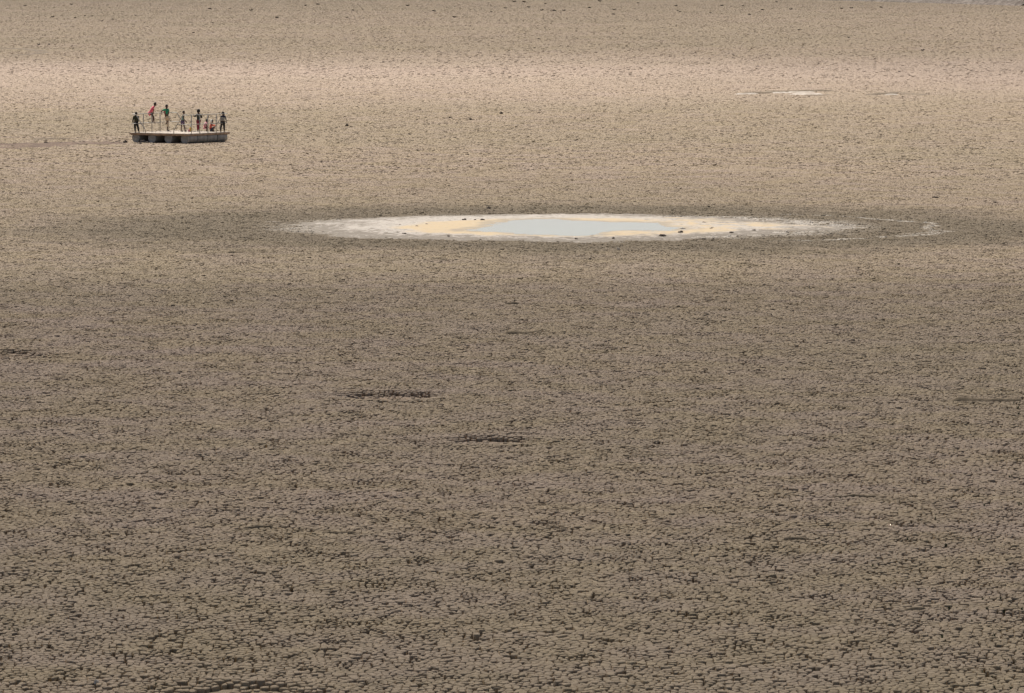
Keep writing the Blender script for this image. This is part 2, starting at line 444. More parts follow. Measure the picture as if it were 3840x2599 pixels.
gi = ng.nodes.new('NodeGroupInput'); go = ng.nodes.new('NodeGroupOutput'); ip = ng.nodes.new('GeometryNodeInstanceOnPoints')
ci = ng.nodes.new('GeometryNodeCollectionInfo'); ci.inputs['Collection'].default_value = tiles; ci.inputs['Separate Children'].default_value = True; ci.inputs['Reset Children'].default_value = True
na = ng.nodes.new('GeometryNodeInputNamedAttribute'); na.data_type = 'INT'; na.inputs['Name'].default_value = 'square'
ng.links.new(gi.outputs[0], ip.inputs['Points']); ng.links.new(ci.outputs[0], ip.inputs['Instance']); ip.inputs['Pick Instance'].default_value = True
ng.links.new(na.outputs['Attribute'], ip.inputs['Instance Index']); ng.links.new(ip.outputs[0], go.inputs[0])
n2 = ng.nodes.new('GeometryNodeInputNamedAttribute'); n2.data_type = 'FLOAT'; n2.inputs['Name'].default_value = 'size'; ng.links.new(n2.outputs['Attribute'], ip.inputs['Scale'])
ip.inputs['Rotation'].default_value = (0, 0, PHI)
md = cm.modifiers.new('plates', 'NODES'); md.node_group = ng
if __import__('os').environ.get('PROBE'): print('UNIQ', len(uniq))

# ------------------------------------------------------------------ salt pan with its pool
def poly_sd(X, Y, P):
    """signed distance to a closed outline, negative inside"""
    A = np.array(P); B = np.roll(A, -1, 0); d = np.full(X.shape, 1e9); ins = np.zeros(X.shape, bool)
    for (ax, ay), (bx, by) in zip(A, B):
        ex, ey = bx - ax, by - ay; t = np.clip(((X - ax) * ex + (Y - ay) * ey) / (ex * ex + ey * ey + 1e-12), 0, 1)
        d = np.minimum(d, np.hypot(X - ax - t * ex, Y - ay - t * ey))
        c = (ay > Y) != (by > Y); ins ^= c & (X < (bx - ax) * (Y - ay) / (by - ay + 1e-12) + ax)
    return np.where(ins, -d, d)
WPX = [(1728, 868), (1790, 859), (1850, 855), (1835, 848), (1900, 838), (1880, 833), (1935, 828), (1990, 826), (2080, 825), (2140, 831), (2230, 834),
       (2310, 836), (2400, 838), (2495, 840), (2490, 850), (2575, 862), (2500, 869), (2400, 871), (2340, 869), (2290, 875), (2240, 884), (2170, 887),
       (2080, 886), (1990, 886), (1940, 882), (1900, 876), (1800, 874)]
WP = [tuple(pix(*p))[:2] for p in WPX]
def crust_fields(X, Y):
    n1 = fbm(X * 0.5, Y * 0.5, 21) - 0.47; n2 = fbm(X * 2.2, Y * 1.4, 22) - 0.47; n3 = fbm(X * 9, Y * 5, 23, 3) - 0.43
    c = pix(2010, 850); d = np.hypot((X - c.x) / 10.3, (Y - c.y) / 10.8) + n1 * 0.34 + n2 * 0.22 + n3 * 0.10
    tail = np.exp(-((Y - c.y + 1.0) / 3.2) ** 2) * sstep(5, 9, X - c.x); d = d - tail * 0.22
    w = poly_sd(X, Y, WP) + n1 * 1.4 + n2 * 0.5
    z = 0.052 - 0.105 * sstep(0.72, 1.12, d) + 0.020 * n2 + 0.018 * n3 * sstep(0.0, 2.5, w) + np.clip(w * 0.022, -0.04, 0.016)
    o = pix(2120, 856); ow = np.hypot((X - o.x) / 7.4, (Y - o.y) / 7.6) + n1 * 0.35 + n2 * 0.16
    right = sstep(1.0, 5.0, X - o.x)
    ochre = (1 - sstep(0.82, 0.98, ow)) * (1 - right * sstep(-0.06, 0.10, n2 + n1 * 0.5) * 0.8)
    streak = sstep(0.03, 0.09, fbm(X * 0.7 + 40, Y * 1.0, 31) - 0.49) * right * (1 - sstep(0.7, 0.95, d)) * 0.9
    wet = 1 - sstep(0.1, 0.9, w + n2 * 1.0)
    return d, z, np.maximum(ochre, streak), wet, n2, n3
t = NT('salt_crust'); g = t.n('ShaderNodeNewGeometry'); P_ = g.outputs['Position']
oc = t.n('ShaderNodeAttribute', attribute_name='ochre').outputs['Fac']; we = t.n('ShaderNodeAttribute', attribute_name='wet').outputs['Fac']
fr = t.n('ShaderNodeAttribute', attribute_name='fringe').outputs['Fac']
f1 = t.noise(P_, 2.6, 5, 0.7); f2 = t.noise(P_, 9.0, 4, 0.6)
c = t.mix(t.ramp(f1, 0.35, 0.65), (0.37, 0.315, 0.26), (0.52, 0.465, 0.40))
c = t.mix(t.math('MULTIPLY', oc, t.ramp(f2, 0.2, 0.5)), c, (0.50, 0.37, 0.205))
c = t.mix(t.math('MULTIPLY', t.math('MULTIPLY', oc, t.ramp(f1, 0.5, 0.72)), 0.5), c, (0.46, 0.36, 0.25))
c = t.mix(t.math('MULTIPLY', we, 0.85), c, (0.29, 0.235, 0.165))
sp = t.math('MULTIPLY', t.ramp(t.math('ADD', f1, t.math('MULTIPLY', fr, 0.22)), 0.56, 0.62), t.math('SUBTRACT', 1.0, we))
sp = t.math('MAXIMUM', sp, t.math('MULTIPLY', t.ramp(f2, 0.60, 0.64), 0.8))
c = t.mix(t.math('MULTIPLY', sp, t.math('SUBTRACT', 1.0, t.math('MULTIPLY', oc, 0.8))), c, (0.17, 0.135, 0.095))
t.l(c, t.b.inputs['Base Color']); t.b.inputs['Roughness'].default_value = 0.85; CRUST = t.m
px0, px1, py0, py1 = POND.x - 15.5, POND.x + 15.5, POND.y - 15.5, POND.y + 15.5
store = {}
def zf(X, Y):
    d, z, o, w, n2, n3 = crust_fields(X, Y); store.update(ochre=o, wet=w, fringe=sstep(0.55, 1.05, d)); return z
me, X, Y, Z = grid_mesh(px0, px1, py0, py1, 300, 250, zf, [CRUST], lambda X, Y: store)
tag(link('salt_crust', me), kind='structure')
wt = NT('pool_water'); wt.b.inputs['Base Color'].default_value = (0.50, 0.57, 0.64, 1); wt.b.inputs['Roughness'].default_value = 0.08
wt.b.inputs['IOR'].default_value = 1.33; wt.b.inputs['Specular IOR Level'].default_value = 0.5
g = wt.n('ShaderNodeNewGeometry'); mp = wt.n('ShaderNodeMapping'); mp.inputs['Scale'].default_value = (1.0, 0.6, 1); wt.l(g.outputs['Position'], mp.inputs['Vector'])
bp = wt.n('ShaderNodeBump'); bp.inputs['Distance'].default_value = 0.004; bp.inputs['Strength'].default_value = 0.6
wt.l(wt.noise(mp.outputs[0], 6.0, 4, 0.6), bp.inputs['Height']); wt.l(bp.outputs[0], wt.b.inputs['Normal'])
bm = bmesh.new(); cx = sum(p[0] for p in WP) / len(WP); cy = sum(p[1] for p in WP) / len(WP)
for sgn in (0,):
    WP2 = [(x + (x - cx) / math.hypot(x - cx, y - cy) * 0.9, y + (y - cy) / math.hypot(x - cx, y - cy) * 0.9) for x, y in WP]
    vs = [bm.verts.new((x, y, 0.050)) for x, y in WP2]
    bmesh.ops.triangle_fill(bm, edges=[bm.edges.new((vs[k], vs[(k + 1) % len(vs)])) for k in range(len(vs))], use_beauty=True)
w = from_bm('pool_water', bm, wt.m); tag(w, kind='structure')

# ------------------------------------------------------------------ mounds and ridges of mud, drag track, far bank
def soil(name, a, b, sc=1.5):
    t = NT(name); g = t.n('ShaderNodeNewGeometry'); f = t.noise(g.outputs['Position'], sc, 5, 0.65)
    t.l(t.mix(t.ramp(f, 0.35, 0.68), a, b), t.b.inputs['Base Color']); t.b.inputs['Roughness'].default_value = 0.92
    t.b.inputs['Specular IOR Level'].default_value = 0.15; return t.m
M_RIDGE = soil('ridge_mud', (0.15, 0.115, 0.08), (0.25, 0.195, 0.135), 6.0)
M_LIPS = soil('crack_lip_mud', (0.19, 0.145, 0.095), (0.30, 0.23, 0.15), 9.0)
M_TRACK = soil('track_mud', (0.10, 0.066, 0.046), (0.19, 0.128, 0.090), 1.2)
M_CLOD = soil('clod_mud', (0.075, 0.06, 0.05), (0.15, 0.12, 0.095), 5.0)
M_CLODP = soil('clod_pale', (0.26, 0.21, 0.17), (0.38, 0.32, 0.26), 5.0)
M_BANK = soil('bank_earth', (0.15, 0.118, 0.095), (0.30, 0.25, 0.21), 0.8)
M_STONE = soil('white_stone', (0.50, 0.44, 0.36), (0.64, 0.58, 0.50), 8.0)
M_WOOD = soil('driftwood_dark', (0.035, 0.028, 0.024), (0.09, 0.072, 0.058), 4.0)
M_SALT = soil('far_salt', (0.33, 0.28, 0.23), (0.50, 0.44, 0.38), 1.2)
def sheet(pts, wid, zc, zr, name, mat, seed, step=0.25, kind='structure', depth=0.14):
    """a strip of ground following px points; its middle stands zc high, edges sink below the plates"""
    P = [pix(*p) for p in pts]; A = []; 
    for a, b in zip(P, P[1:]):
        n = max(2, int((b - a).length / step))
        A += [a.lerp(b, k / n) for k in range(n)]
    A.append(P[-1]); A = np.array([p[:2] for p in A]); n = len(A); tan = np.gradient(A, axis=0); tan /= np.linalg.norm(tan, axis=1)[:, None] + 1e-9
    nor = np.stack([-tan[:, 1], tan[:, 0]], 1); m = 15; u = np.linspace(-1, 1, m); endf = sstep(0, 0.12, np.minimum(np.linspace(0, 1, n), np.linspace(1, 0, n)) )
    W = wid * (0.6 + 0.8 * fbm(A[:, 0] * 0.6, A[:, 1] * 0.6, seed))
    X = A[:, 0:1] + nor[:, 0:1] * W[:, None] * u[None]; Y = A[:, 1:2] + nor[:, 1:2] * W[:, None] * u[None]
    Z = -0.04 + (zc + 0.04) * (1 - np.abs(u[None]) ** 2) * endf[:, None] + zr * (fbm(X * 1.7, Y * 1.7, seed + 3) - 0.47) * 2 + zr * (fbm(X * 6, Y * 6, seed + 5) - 0.47)
    i = np.arange(n * m).reshape(n, m); f = np.stack([i[:-1, :-1].ravel(), i[:-1, 1:].ravel(), i[1:, 1:].ravel(), i[1:, :-1].ravel()], 1)
    me = mesh_np(name, np.stack([X.ravel(), Y.ravel(), Z.ravel()], 1), [f], [mat], True)
    o = link(name, me); tag(o, kind=kind); return o
sheet([(-60, 545), (120, 541), (260, 537), (400, 536), (500, 536)], 2.8, 0.030, 0.060, 'drag_track', M_TRACK, 51)
sheet([(-40, 556), (60, 552), (150, 548), (230, 545)], 1.8, 0.022, 0.055, 'drag_track', M_TRACK, 53)
# far salt hollows with their dark rims
for k, (a, wd) in enumerate((([(2752, 353), (2790, 353.4), (2830, 351.4)], 0.55), ([(2880, 349), (2915, 348.6), (2950, 347.6)], 0.75),
                  ([(2950, 347), (3005, 346.5), (3062, 346.4)], 0.8), ([(2985, 352.5), (3030, 354), (3082, 353.4)], 1.25), ([(3318, 356.5), (3345, 355.8), (3375, 355.5)], 0.5))):
    sheet(a, wd, 0.085, 0.014, 'salt_patch', M_SALT, 60 + k, 0.3)
for k, (a, wd, h) in enumerate((([(2740, 349.6), (2820, 350.4), (2880, 349.4), (2882, 346.2), (2960, 344.3), (3060, 341.8), (3165, 342.4)], 0.5, 0.13),
                     ([(3235, 357), (3290, 354.6), (3330, 352.2), (3372, 350.8), (3420, 354), (3480, 357.5)], 0.45, 0.12), ([(3010, 357.8), (3060, 358.8), (3110, 356.2)], 0.4, 0.07),
                     ([(-30, 181), (60, 183), (125, 187), (178, 193)], 0.55, 0.10), ([(30, 208), (95, 205), (150, 201), (178, 195)], 0.55, 0.09),
                     ([(95, 183), (125, 189), (150, 194)], 0.5, 0.09), ([(120, 524), (200, 521), (262, 520)], 0.3, 0.07),
                     ([(1780, 681), (1860, 683), (1935, 680)], 0.15, 0.045),
                     ([(1885, 1252), (1950, 1250), (2040, 1247)], 0.14, 0.085), ([(3560, 1500), (3680, 1503), (3760, 1504), (3850, 1500)], 0.14, 0.085), ([(3110, 1866), (3200, 1860), (3300, 1866)], 0.055, 0.05),
                     ([(2930, 2025), (2980, 2021), (3030, 2024)], 0.05, 0.05), ([(1535, 1926), (1560, 1923), (1595, 1927)], 0.055, 0.05), ([(2095, 1912), (2120, 1904), (2150, 1910)], 0.055, 0.05),
                     ([(905, 1982), (960, 1978), (1030, 1974)], 0.05, 0.045), ([(1190, 1996), (1260, 1999), (1345, 1995)], 0.05, 0.045), ([(3100, 1500), (3160, 1505), (3240, 1500)], 0.06, 0.04),
                     ([(1110, 2195), (1165, 2192)], 0.05, 0.05), ([(1890, 690 * 1.652), (1950, 689 * 1.652)], 0.06, 0.04), ([(840, 948), (920, 946), (1010, 947)], 0.10, 0.045), ([(3380, 2288), (3480, 2284)], 0.05, 0.045))):
    sheet(a, wd, h if k < 7 else h * 0.75, 0.02 if k < 7 else 0.05, 'mud_ridge', M_RIDGE if k < 7 else M_LIPS, 80 + k, 0.2 if k < 7 else 0.06)
# shore bank in the far right corner
def bank_z(X, Y):
    edge = 1176 + (92 - X) * 4.0 + (fbm(X * 0.12, Y * 0.02, 41) - 0.5) * 14
    q = (Y - edge) / 16.0
    return -0.3 + 3.2 * sstep(-0.1, 1.6, q) * (0.5 + fbm(X * 0.25, Y * 0.25, 42)) + sstep(-0.05, 0.1, q) * (0.2 + 1.1 * (fbm(X * 0.9, Y * 0.6, 43, 4) - 0.35))
me, *_ = grid_mesh(66, 150, 1120, 1290, 240, 150, bank_z, [M_BANK]); tag(link('shore_bank', me), kind='structure')

# ------------------------------------------------------------------ loose clods, stones, driftwood, weeds
def lump_mesh(name, mat, seed, flat=0.6):
    bm = bmesh.new(); bmesh.ops.create_icosphere(bm, subdivisions=2, radius=0.5); r = random.Random(seed)
    ph = [r.random() * 6 for _ in range(6)]
    for v in bm.verts:
        c = v.co; k = 1 + 0.22 * math.sin(c.x * 7 + ph[0]) * math.sin(c.y * 8 + ph[1]) + 0.18 * math.sin(c.z * 9 + ph[2] + c.x * 5) + r.uniform(-0.09, 0.09)
        v.co = Vector((c.x * k, c.y * k, max(c.z * k, -0.22) * flat))
    for v in bm.verts: v.co.z += 0.2 * flat
    me = bpy.data.meshes.new(name); bmesh.ops.recalc_face_normals(bm, faces=bm.faces[:]); bm.to_mesh(me); bm.free(); me.materials.append(mat); return me
CL = [lump_mesh('mud_clod', M_CLOD, k, 0.8) for k in range(4)]; CLP = [lump_mesh('mud_clod', M_CLODP, 20 + k, 0.7) for k in range(3)]
rr = random.Random(3)
def lump(name, me, px, py, wpx, asp, label, cat, group=None, z=0.0):
    p = pix(px, py, z); s = wpx / ppm(p); o = link(name, me); o.location = (p.x, p.y, z - 0.012)
    o.scale = (s, s * rr.uniform(0.7, 1.1), s * asp); o.rotation_euler = (0, 0, rr.uniform(-0.6, 0.6)); tag(o, label, cat, group); return o
CLUSTER = [([(1301, 473, 15, 1.0), (1317, 476, 11, 0.6)], 'left of the scattered pairs on the open mud, nearest the raft'),
           ([(1592, 466, 9, 0.7), (1608, 466, 9, 0.7)], 'of two small ones side by side below the others'),
           ([(1676, 444, 10, 0.6), (1689, 443, 12, 1.0)], 'in the pair left of the square one'),
           ([(1765, 449, 12, 1.2)], ''), ([(1869, 436, 9, 0.5), (1879, 427, 13, 1.1)], 'of the rightmost pair beyond the pan')]
names = ['larger dark mud clod of the pair lying right of the raft', 'smaller flat dark clod just right of the larger one nearest the raft',
         'left one of two small dark clods side by side on open mud', 'right one of two small dark clods side by side on open mud',
         'flat dark clod at the left foot of a taller clod, middle of the row', 'taller dark clod with a flat clod at its left, middle of the row',
         'lone squarish dark clod between two pairs on the open mud', 'low dark clod just below and left of the rightmost tall clod', 'rightmost tall dark clod of the row on the open mud']
k = 0
for lst, _ in CLUSTER:
    for a in lst:
        lump('mud_clod', CL[k % 4], *a, names[k], 'clod', 'dark clods strewn on the open mud between raft and salt pan'); k += 1
ORD = 'leftmost second third fourth fifth sixth seventh eighth ninth tenth eleventh twelfth thirteenth fourteenth fifteenth sixteenth seventeenth eighteenth nineteenth twentieth twenty-first twenty-second rightmost'.split()
def ordl(i): return ORD[i] if i in (0, 22) else ORD[i] + ' from left'
for qi, a in enumerate(sorted(((1742, 825, 17, 0.7), (1781, 825, 10, 0.8), (1809, 825, 17, 0.6), (1500, 843, 8, 0.7), (1563, 848, 12, 0.5), (1600, 840, 10, 0.5), (1492, 872, 12, 0.5), (1517, 877, 15, 0.6),
          (1682, 885, 12, 0.6), (2160, 896, 12, 0.8), (2300, 894, 13, 0.8), (2221, 883, 14, 0.4), (2553, 873, 18, 0.9), (2485, 883, 26, 0.4), (2640, 834, 16, 0.4), (2667, 856, 12, 0.5),
          (2641, 896, 20, 0.4), (2672, 853, 10, 0.5), (2743, 871, 16, 0.4), (2828, 862, 12, 0.4), (2766, 885, 10, 0.6), (2560, 858, 22, 0.3), (2507, 819, 10, 0.4)))):
    p = pix(a[0], a[1]); zz = float(crust_fields(np.array([p.x]), np.array([p.y]))[1][0])
    lump('mud_clod', CL[k % 4], *a, 'small dark clod in the pale salt crust, %s of all' % ordl(qi), 'clod', 'dark clods in the salt crust', z=max(zz, 0.045)); k += 1
for a, lb in (((1833, 782, 17, 0.8), 'large dark clod on the mud behind the far rim of the salt pan'), ((1835, 800, 12, 0.6), 'dark clod at the very edge of the far white rim of the pan'),
              ((3508, 741, 30, 0.4), 'wide low dark clod on grey mud to the right beyond the salt pan'), ((3731, 760, 13, 0.8), 'dark clod near the right border beyond the salt pan'),
              ((3624, 747, 15, 0.5), 'low dark clod between a wide one and a small one at far right'), ((1437, 234, 9, 0.8), 'dark clod standing in the bright far band of mud')):
    lump('mud_clod', CL[k % 4], *a, lb, 'clod'); k += 1
for a, lb in (((536, 534, 24, 1.0), 'largest pale mud lump lying in front of the raft barrels'), ((552, 535, 16, 0.8), 'pale mud lump right of the largest one in front of the barrels'),
              ((523, 538, 18, 0.6), 'flat pale lump before the gap between the first two barrels'), ((566, 536, 14, 0.4), 'thin pale slab at the foot of the second raft barrel'),
              ((470, 535, 18, 0.9), 'dark rough lump just left of the raft'), ((456, 537, 12, 0.5), 'flat lump left beside the dark rough one near the raft')):
    lump('mud_clod', (CLP if 'pale' in lb or 'flat' in lb else CL)[k % 3], *a, lb, 'clod', 'rubble lumps at the foot of the raft'); k += 1
for qi, a in enumerate(sorted(((172, 537, 16, 0.7), (182, 536, 10, 0.5), (231, 535, 14, 0.6), (246, 537, 10, 0.6), (277, 533, 12, 0.5), (300, 530, 12, 0.4), (313, 530, 10, 0.5), (425, 536, 16, 0.5), (438, 533, 14, 0.6), (449, 534, 10, 0.8), (292, 516, 10, 0.5), (458, 549, 8, 0.6)))):
    lump('mud_clod', CL[k % 4], *a, 'brown clod turned up along the drag track, %s' % ordl(qi), 'clod', 'clods along the drag track'); k += 1
ST = lump_mesh('white_stone', M_STONE, 44, 1.1)
lump('white_stone', ST, 2318, 937, 10, 1.3, 'small white stone on dark mud in front of the salt pan', 'stone')
lump('white_stone', ST, 361, 2561, 19, 1.1, 'pale upright stone near the lower left corner of the mud', 'stone')
lump('white_stone', ST, 2628, 932, 6, 1.0, 'tiny white stone right of the bigger one before the pan', 'stone')
def wood_mesh(seed):
    r = random.Random(seed); bm = bmesh.new()
    pts = [(-0.5 + k / 5, r.uniform(-0.04, 0.04), 0.06 + 0.07 * math.sin(k * 1.3 + seed) * r.random()) for k in range(6)]
    tube(bm, pts, [0.03, 0.07, 0.085, 0.075, 0.06, 0.02], 6)
    tube(bm, [(0.05, 0, 0.08), (0.12, 0.05, 0.2), (0.2, 0.1, 0.26)], [0.035, 0.025, 0.01], 5)
    me = bpy.data.meshes.new('driftwood'); bmesh.ops.recalc_face_normals(bm, faces=bm.faces[:]); bm.to_mesh(me); bm.free(); me.materials.append(M_WOOD); return me
WD = [wood_mesh(k) for k in range(3)]
far = [(x / 1.8156, y / 1.8156) for x, y in ((172, 38), (487, 30), (360, 116), (578, 107), (625, 110), (695, 143), (768, 132), (512, 122), (265, 304), (333, 304), (922, 104), (985, 152), (1430, 60), (1565, 60), (1710, 70), (1450, 156), (1885, 121), (2080, 38), (2165, 30), (1318, 224))]
far += [(1280 + x / 1.8156, y / 1.8156) for x, y in ((38, 120), (80, 70), (145, 63), (452, 38), (630, 75), (770, 117), (875, 178), (1022, 80), (1118, 55), (1178, 12), (1245, 14), (1275, 48), (1365, 70), (1450, 73), (1390, 25), (1517, 72), (1690, 53), (1760, 8), (1860, 65), (1853, 97), (2020, 20), (2280, 40), (2290, 72), (2305, 80), (2280, 178), (1345, 265))]
far += [(2560 + x / 1.8156, y / 1.8156) for x, y in ((268, 38), (410, 38), (545, 68), (640, 12), (737, 63), (455, 99), (1083, 58), (1150, 55), (1352, 50), (1130, 255), (1635, 342), (795, 205), (190, 88))]
for q, (x, y) in enumerate(far):
    p = pix(x, y + 1); s = rr.uniform(9, 17) / ppm(p); o = link('driftwood', WD[q % 3]); o.location = (p.x, p.y, 0.025)
    o.scale = (s, s, s * rr.uniform(1.4, 2.2)); o.rotation_euler = (0, 0, rr.uniform(-0.35, 0.35))
    zn = 'left' if x < 1280 else ('middle' if x < 2560 else 'right')
    tag(o, 'short dark stick of driftwood on the far mud, %s third of the picture' % zn, 'driftwood', 'driftwood on the far mud, %s part' % zn)
M_WEED = soil('weed_green', (0.022, 0.045, 0.020), (0.05, 0.085, 0.035), 30.0)
def weed_mesh(seed):
    r = random.Random(seed); bm = bmesh.new()
    for k in range(16):
        a = r.uniform(0, 6.28); h = r.uniform(0.5, 1.1); o = r.uniform(0.1, 0.5); w = 0.07; c, s = math.cos(a), math.sin(a)
        b = Vector((c * 0.05, s * 0.05, 0)); m = Vector((c * o * 0.5, s * o * 0.5, h * 0.6)); e = Vector((c * o, s * o, h)); n = Vector((-s, c, 0)) * w
        v = [bm.verts.new(q) for q in (b - n * 0.5, b + n * 0.5, m + n, m - n, e)]
        bm.faces.new((v[0], v[1], v[2], v[3])); bm.faces.new((v[3], v[2], v[4]))
    me = bpy.data.meshes.new('weed_sprout'); bm.to_mesh(me); bm.free(); me.materials.append(M_WEED); return me
WM = [weed_mesh(k) for k in range(3)]
wpos = [(2840 + x / 2.25, 1900 + y / 2.25, 11) for x, y in ((1270, 280), (1590, 325), (1500, 100), (975, 500), (1905, 540), (2050, 600), (1475, 690), (1545, 860), (1615, 860), (1940, 865), (2230, 865), (2080, 885), (1960, 925), (1810, 968), (1700, 1065), (2000, 1085), (1985, 1095), (1560, 1100), (1585, 1125), (2180, 1225), (2120, 1295), (1530, 1295), (1230, 1475), (1980, 1435), (1900, 1400), (2030, 1495), (1870, 285), (2050, 775), (1900, 785), (2200, 705), (2250, 1115), (2140, 1530), (2000, 1525))]
wpos += [(3240 + x / 2.62, 1300 + y / 2.62, 10) for x, y in ((1470, 555), (1500, 560), (1530, 552), (1510, 605), (1430, 1280), (1455, 1276), (1520, 1292), (1480, 1432), (1510, 1436), (1540, 1440), (1545, 1555), (1520, 1550), (1180, 1562), (1520, 660))]
wpos += [(20, 2355, 9), (36, 2359, 9), (52, 2358, 9), (68, 2362, 9), (583, 2568, 18), (100, 2530, 9)]
wpos += [(1180 + 650, 2592, 10)]
for q, (x, y, w) in enumerate(wpos):
    p = pix(x, y); s = rr.uniform(0.8, 1.5) * w / ppm(p); o = link('weed_sprout', WM[q % 3]); o.location = (p.x, p.y, -0.035); o.scale = (s * 1.3, s * 1.3, s * 0.9 + 0.02)
    o.rotation_euler = (0, 0, rr.uniform(0, 6.28))
    zn = ('beside the pit at the lower border' if 560 < x < 2000 else 'at the lower left border') if x < 2000 else ('near the right border above the corner' if y < 1880 else 'in the lower right corner')
    tag(o, 'tiny dark green weed in a mud crack ' + zn, 'weed', 'weeds ' + zn)

# ------------------------------------------------------------------ the stranded raft
M_PLANK = [simple('deck_wood_%s' % n, c, 0.8, 0, 0.2, 6) for n, c in (('pale', (0.50, 0.42, 0.33)), ('warm', (0.47, 0.37, 0.28)), ('grey', (0.44, 0.38, 0.32)))]
M_BEAM = simple('beam_wood', (0.32, 0.22, 0.145), 0.8, 0, 0.3, 5)
M_EDGE = simple('edge_board', (0.50, 0.36, 0.245), 0.8, 0, 0.25, 5)
M_DRUM = simple('drum_plastic', (0.40, 0.375, 0.335), 0.55, 0, 0.2, 3)
M_HOOP = simple('drum_rim', (0.46, 0.44, 0.41), 0.5, 0, 0.15, 3)
M_TUBE = simple('rail_galvanised', (0.42, 0.40, 0.36), 0.45, 0.35, 0.15, 6)
ANG = R(32.6); N0 = pix(704, 538); L = 4.18; DECK = 0.557
raft = empty('raft', (N0.x, N0.y, 0))
raft.rotation_euler = (0, 0, 0)
tag(raft, 'square wooden raft on grey barrels with tube railings, stranded on the mud', 'raft')
E1 = Vector((-math.cos(ANG), math.sin(ANG), 0)); E2 = Vector((math.sin(ANG), math.cos(ANG), 0)); 
Rz3 = Matrix.Rotation(-ANG, 3, 'Z')
def dk(u, v, z=0.0): return E1 * u + E2 * v + Vector((0, 0, z))
def dbox(name, u0, u1, v0, v1, z0, z1, mat, parent=raft, bevel=0.0):
    bm = bmesh.new(); c = dk((u0 + u1) / 2, (v0 + v1) / 2, (z0 + z1) / 2)
    box(bm, c, (u1 - u0, v1 - v0, z1 - z0), rot=Rz3, bevel=bevel); return from_bm(name, bm, mat, parent)
npk = 30; pw = L / npk; rk = random.Random(8)
for k in range(npk):
    dbox('plank', k * pw + 0.004, (k + 1) * pw - 0.004, -0.02 + rk.uniform(-.01, .01), L + 0.02 + rk.uniform(-.01, .01), DECK - 0.032, DECK + rk.uniform(-0.003, 0.003), M_PLANK[rk.randint(0, 2)])
dbox('edge_board', 0.0, L, 0.0, 0.04, DECK - 0.112, DECK - 0.034, M_EDGE); dbox('edge_board', 0.0, L, L - 0.04, L, DECK - 0.112, DECK - 0.034, M_EDGE)
dbox('edge_board', 0.0, 0.04, 0.042, L - 0.042, DECK - 0.112, DECK - 0.034, M_EDGE); dbox('edge_board', L - 0.04, L, 0.042, L - 0.042, DECK - 0.112, DECK - 0.034, M_EDGE)
dbox('beam', 0.05, L - 0.05, 0.05, 0.12, DECK - 0.150, DECK - 0.034, M_BEAM); dbox('beam', 0.05, L - 0.05, L - 0.12, L - 0.05, DECK - 0.150, DECK - 0.034, M_BEAM)
dbox('beam', 0.05, 0.12, 0.122, L - 0.122, DECK - 0.150, DECK - 0.034, M_BEAM); dbox('beam', L - 0.12, L - 0.05, 0.122, L - 0.122, DECK - 0.150, DECK - 0.034, M_BEAM)
for k in range(4):                                        # bearers between the barrel rows
    for s in (-1, 1):
        u = 0.28 + k * 1.17 + s * 0.33
        if 0.2 < u < L - 0.2: dbox('bearer', u - 0.035, u + 0.035, 0.13, L - 0.13, DECK - 0.14, DECK - 0.036, M_BEAM)
RD = 0.268; DL = 0.90; DP = 0.985
def revolve(bm, prof, n=28):
    rings = [[bm.verts.new((r * math.cos(2 * math.pi * k / n), y, r * math.sin(2 * math.pi * k / n))) for k in range(n)] for y, r in prof]
    for a, b in zip(rings, rings[1:]):
        for k in range(n): bm.faces.new((a[k], a[(k + 1) % n], b[(k + 1) % n], b[k]))
    bm.faces.new(rings[0][::-1]); bm.faces.new(rings[-1])
def as_mesh(name, bm, mat, smooth=True):
    me = bpy.data.meshes.new(name); bmesh.ops.recalc_face_normals(bm, faces=bm.faces[:]); bm.to_mesh(me); bm.free(); me.materials.append(mat)
    for p in me.polygons: p.use_smooth = smooth
    return me
bm = bmesh.new(); revolve(bm, [(0.02, RD - 0.05), (0.018, RD - 0.03), (0.0, RD - 0.026), (0.0, RD - 0.006), (0.012, RD), (0.26, RD), (0.29, RD + 0.008), (0.32, RD), (0.61, RD), (0.64, RD + 0.008), (0.67, RD), (DL - 0.012, RD), (DL, RD - 0.006), (DL, RD - 0.026), (DL - 0.018, RD - 0.03), (DL - 0.02, RD - 0.05)])
me_drum = as_mesh('barrel', bm, M_DRUM)
for p in me_drum.polygons:
    if len(p.vertices) > 4: p.use_smooth = False
bm = bmesh.new(); bmesh.ops.create_cone(bm, cap_ends=False, segments=4, radius1=0.01, radius2=0.01, depth=0.01); bm.free()
def torus(bm, R_, r_, y, n=28, m=6):
    g = [[bm.verts.new(((R_ + r_ * math.cos(2 * math.pi * j / m)) * math.cos(2 * math.pi * k / n), y + r_ * math.sin(2 * math.pi * j / m), (R_ + r_ * math.cos(2 * math.pi * j / m)) * math.sin(2 * math.pi * k / n))) for j in range(m)] for k in range(n)]
    for k in range(n):
        for j in range(m): bm.faces.new((g[k][j], g[(k + 1) % n][j], g[(k + 1) % n][(j + 1) % m], g[k][(j + 1) % m]))
bm = bmesh.new(); torus(bm, RD - 0.012, 0.017, 0.004); me_rim = as_mesh('rim', bm, M_HOOP)
bm = bmesh.new(); bmesh.ops.create_cone(bm, cap_ends=True, segments=12, radius1=0.03, radius2=0.028, depth=0.02, matrix=Matrix.Rotation(R(90), 4, 'X')); me_bung = as_mesh('bung', bm, M_HOOP, False)
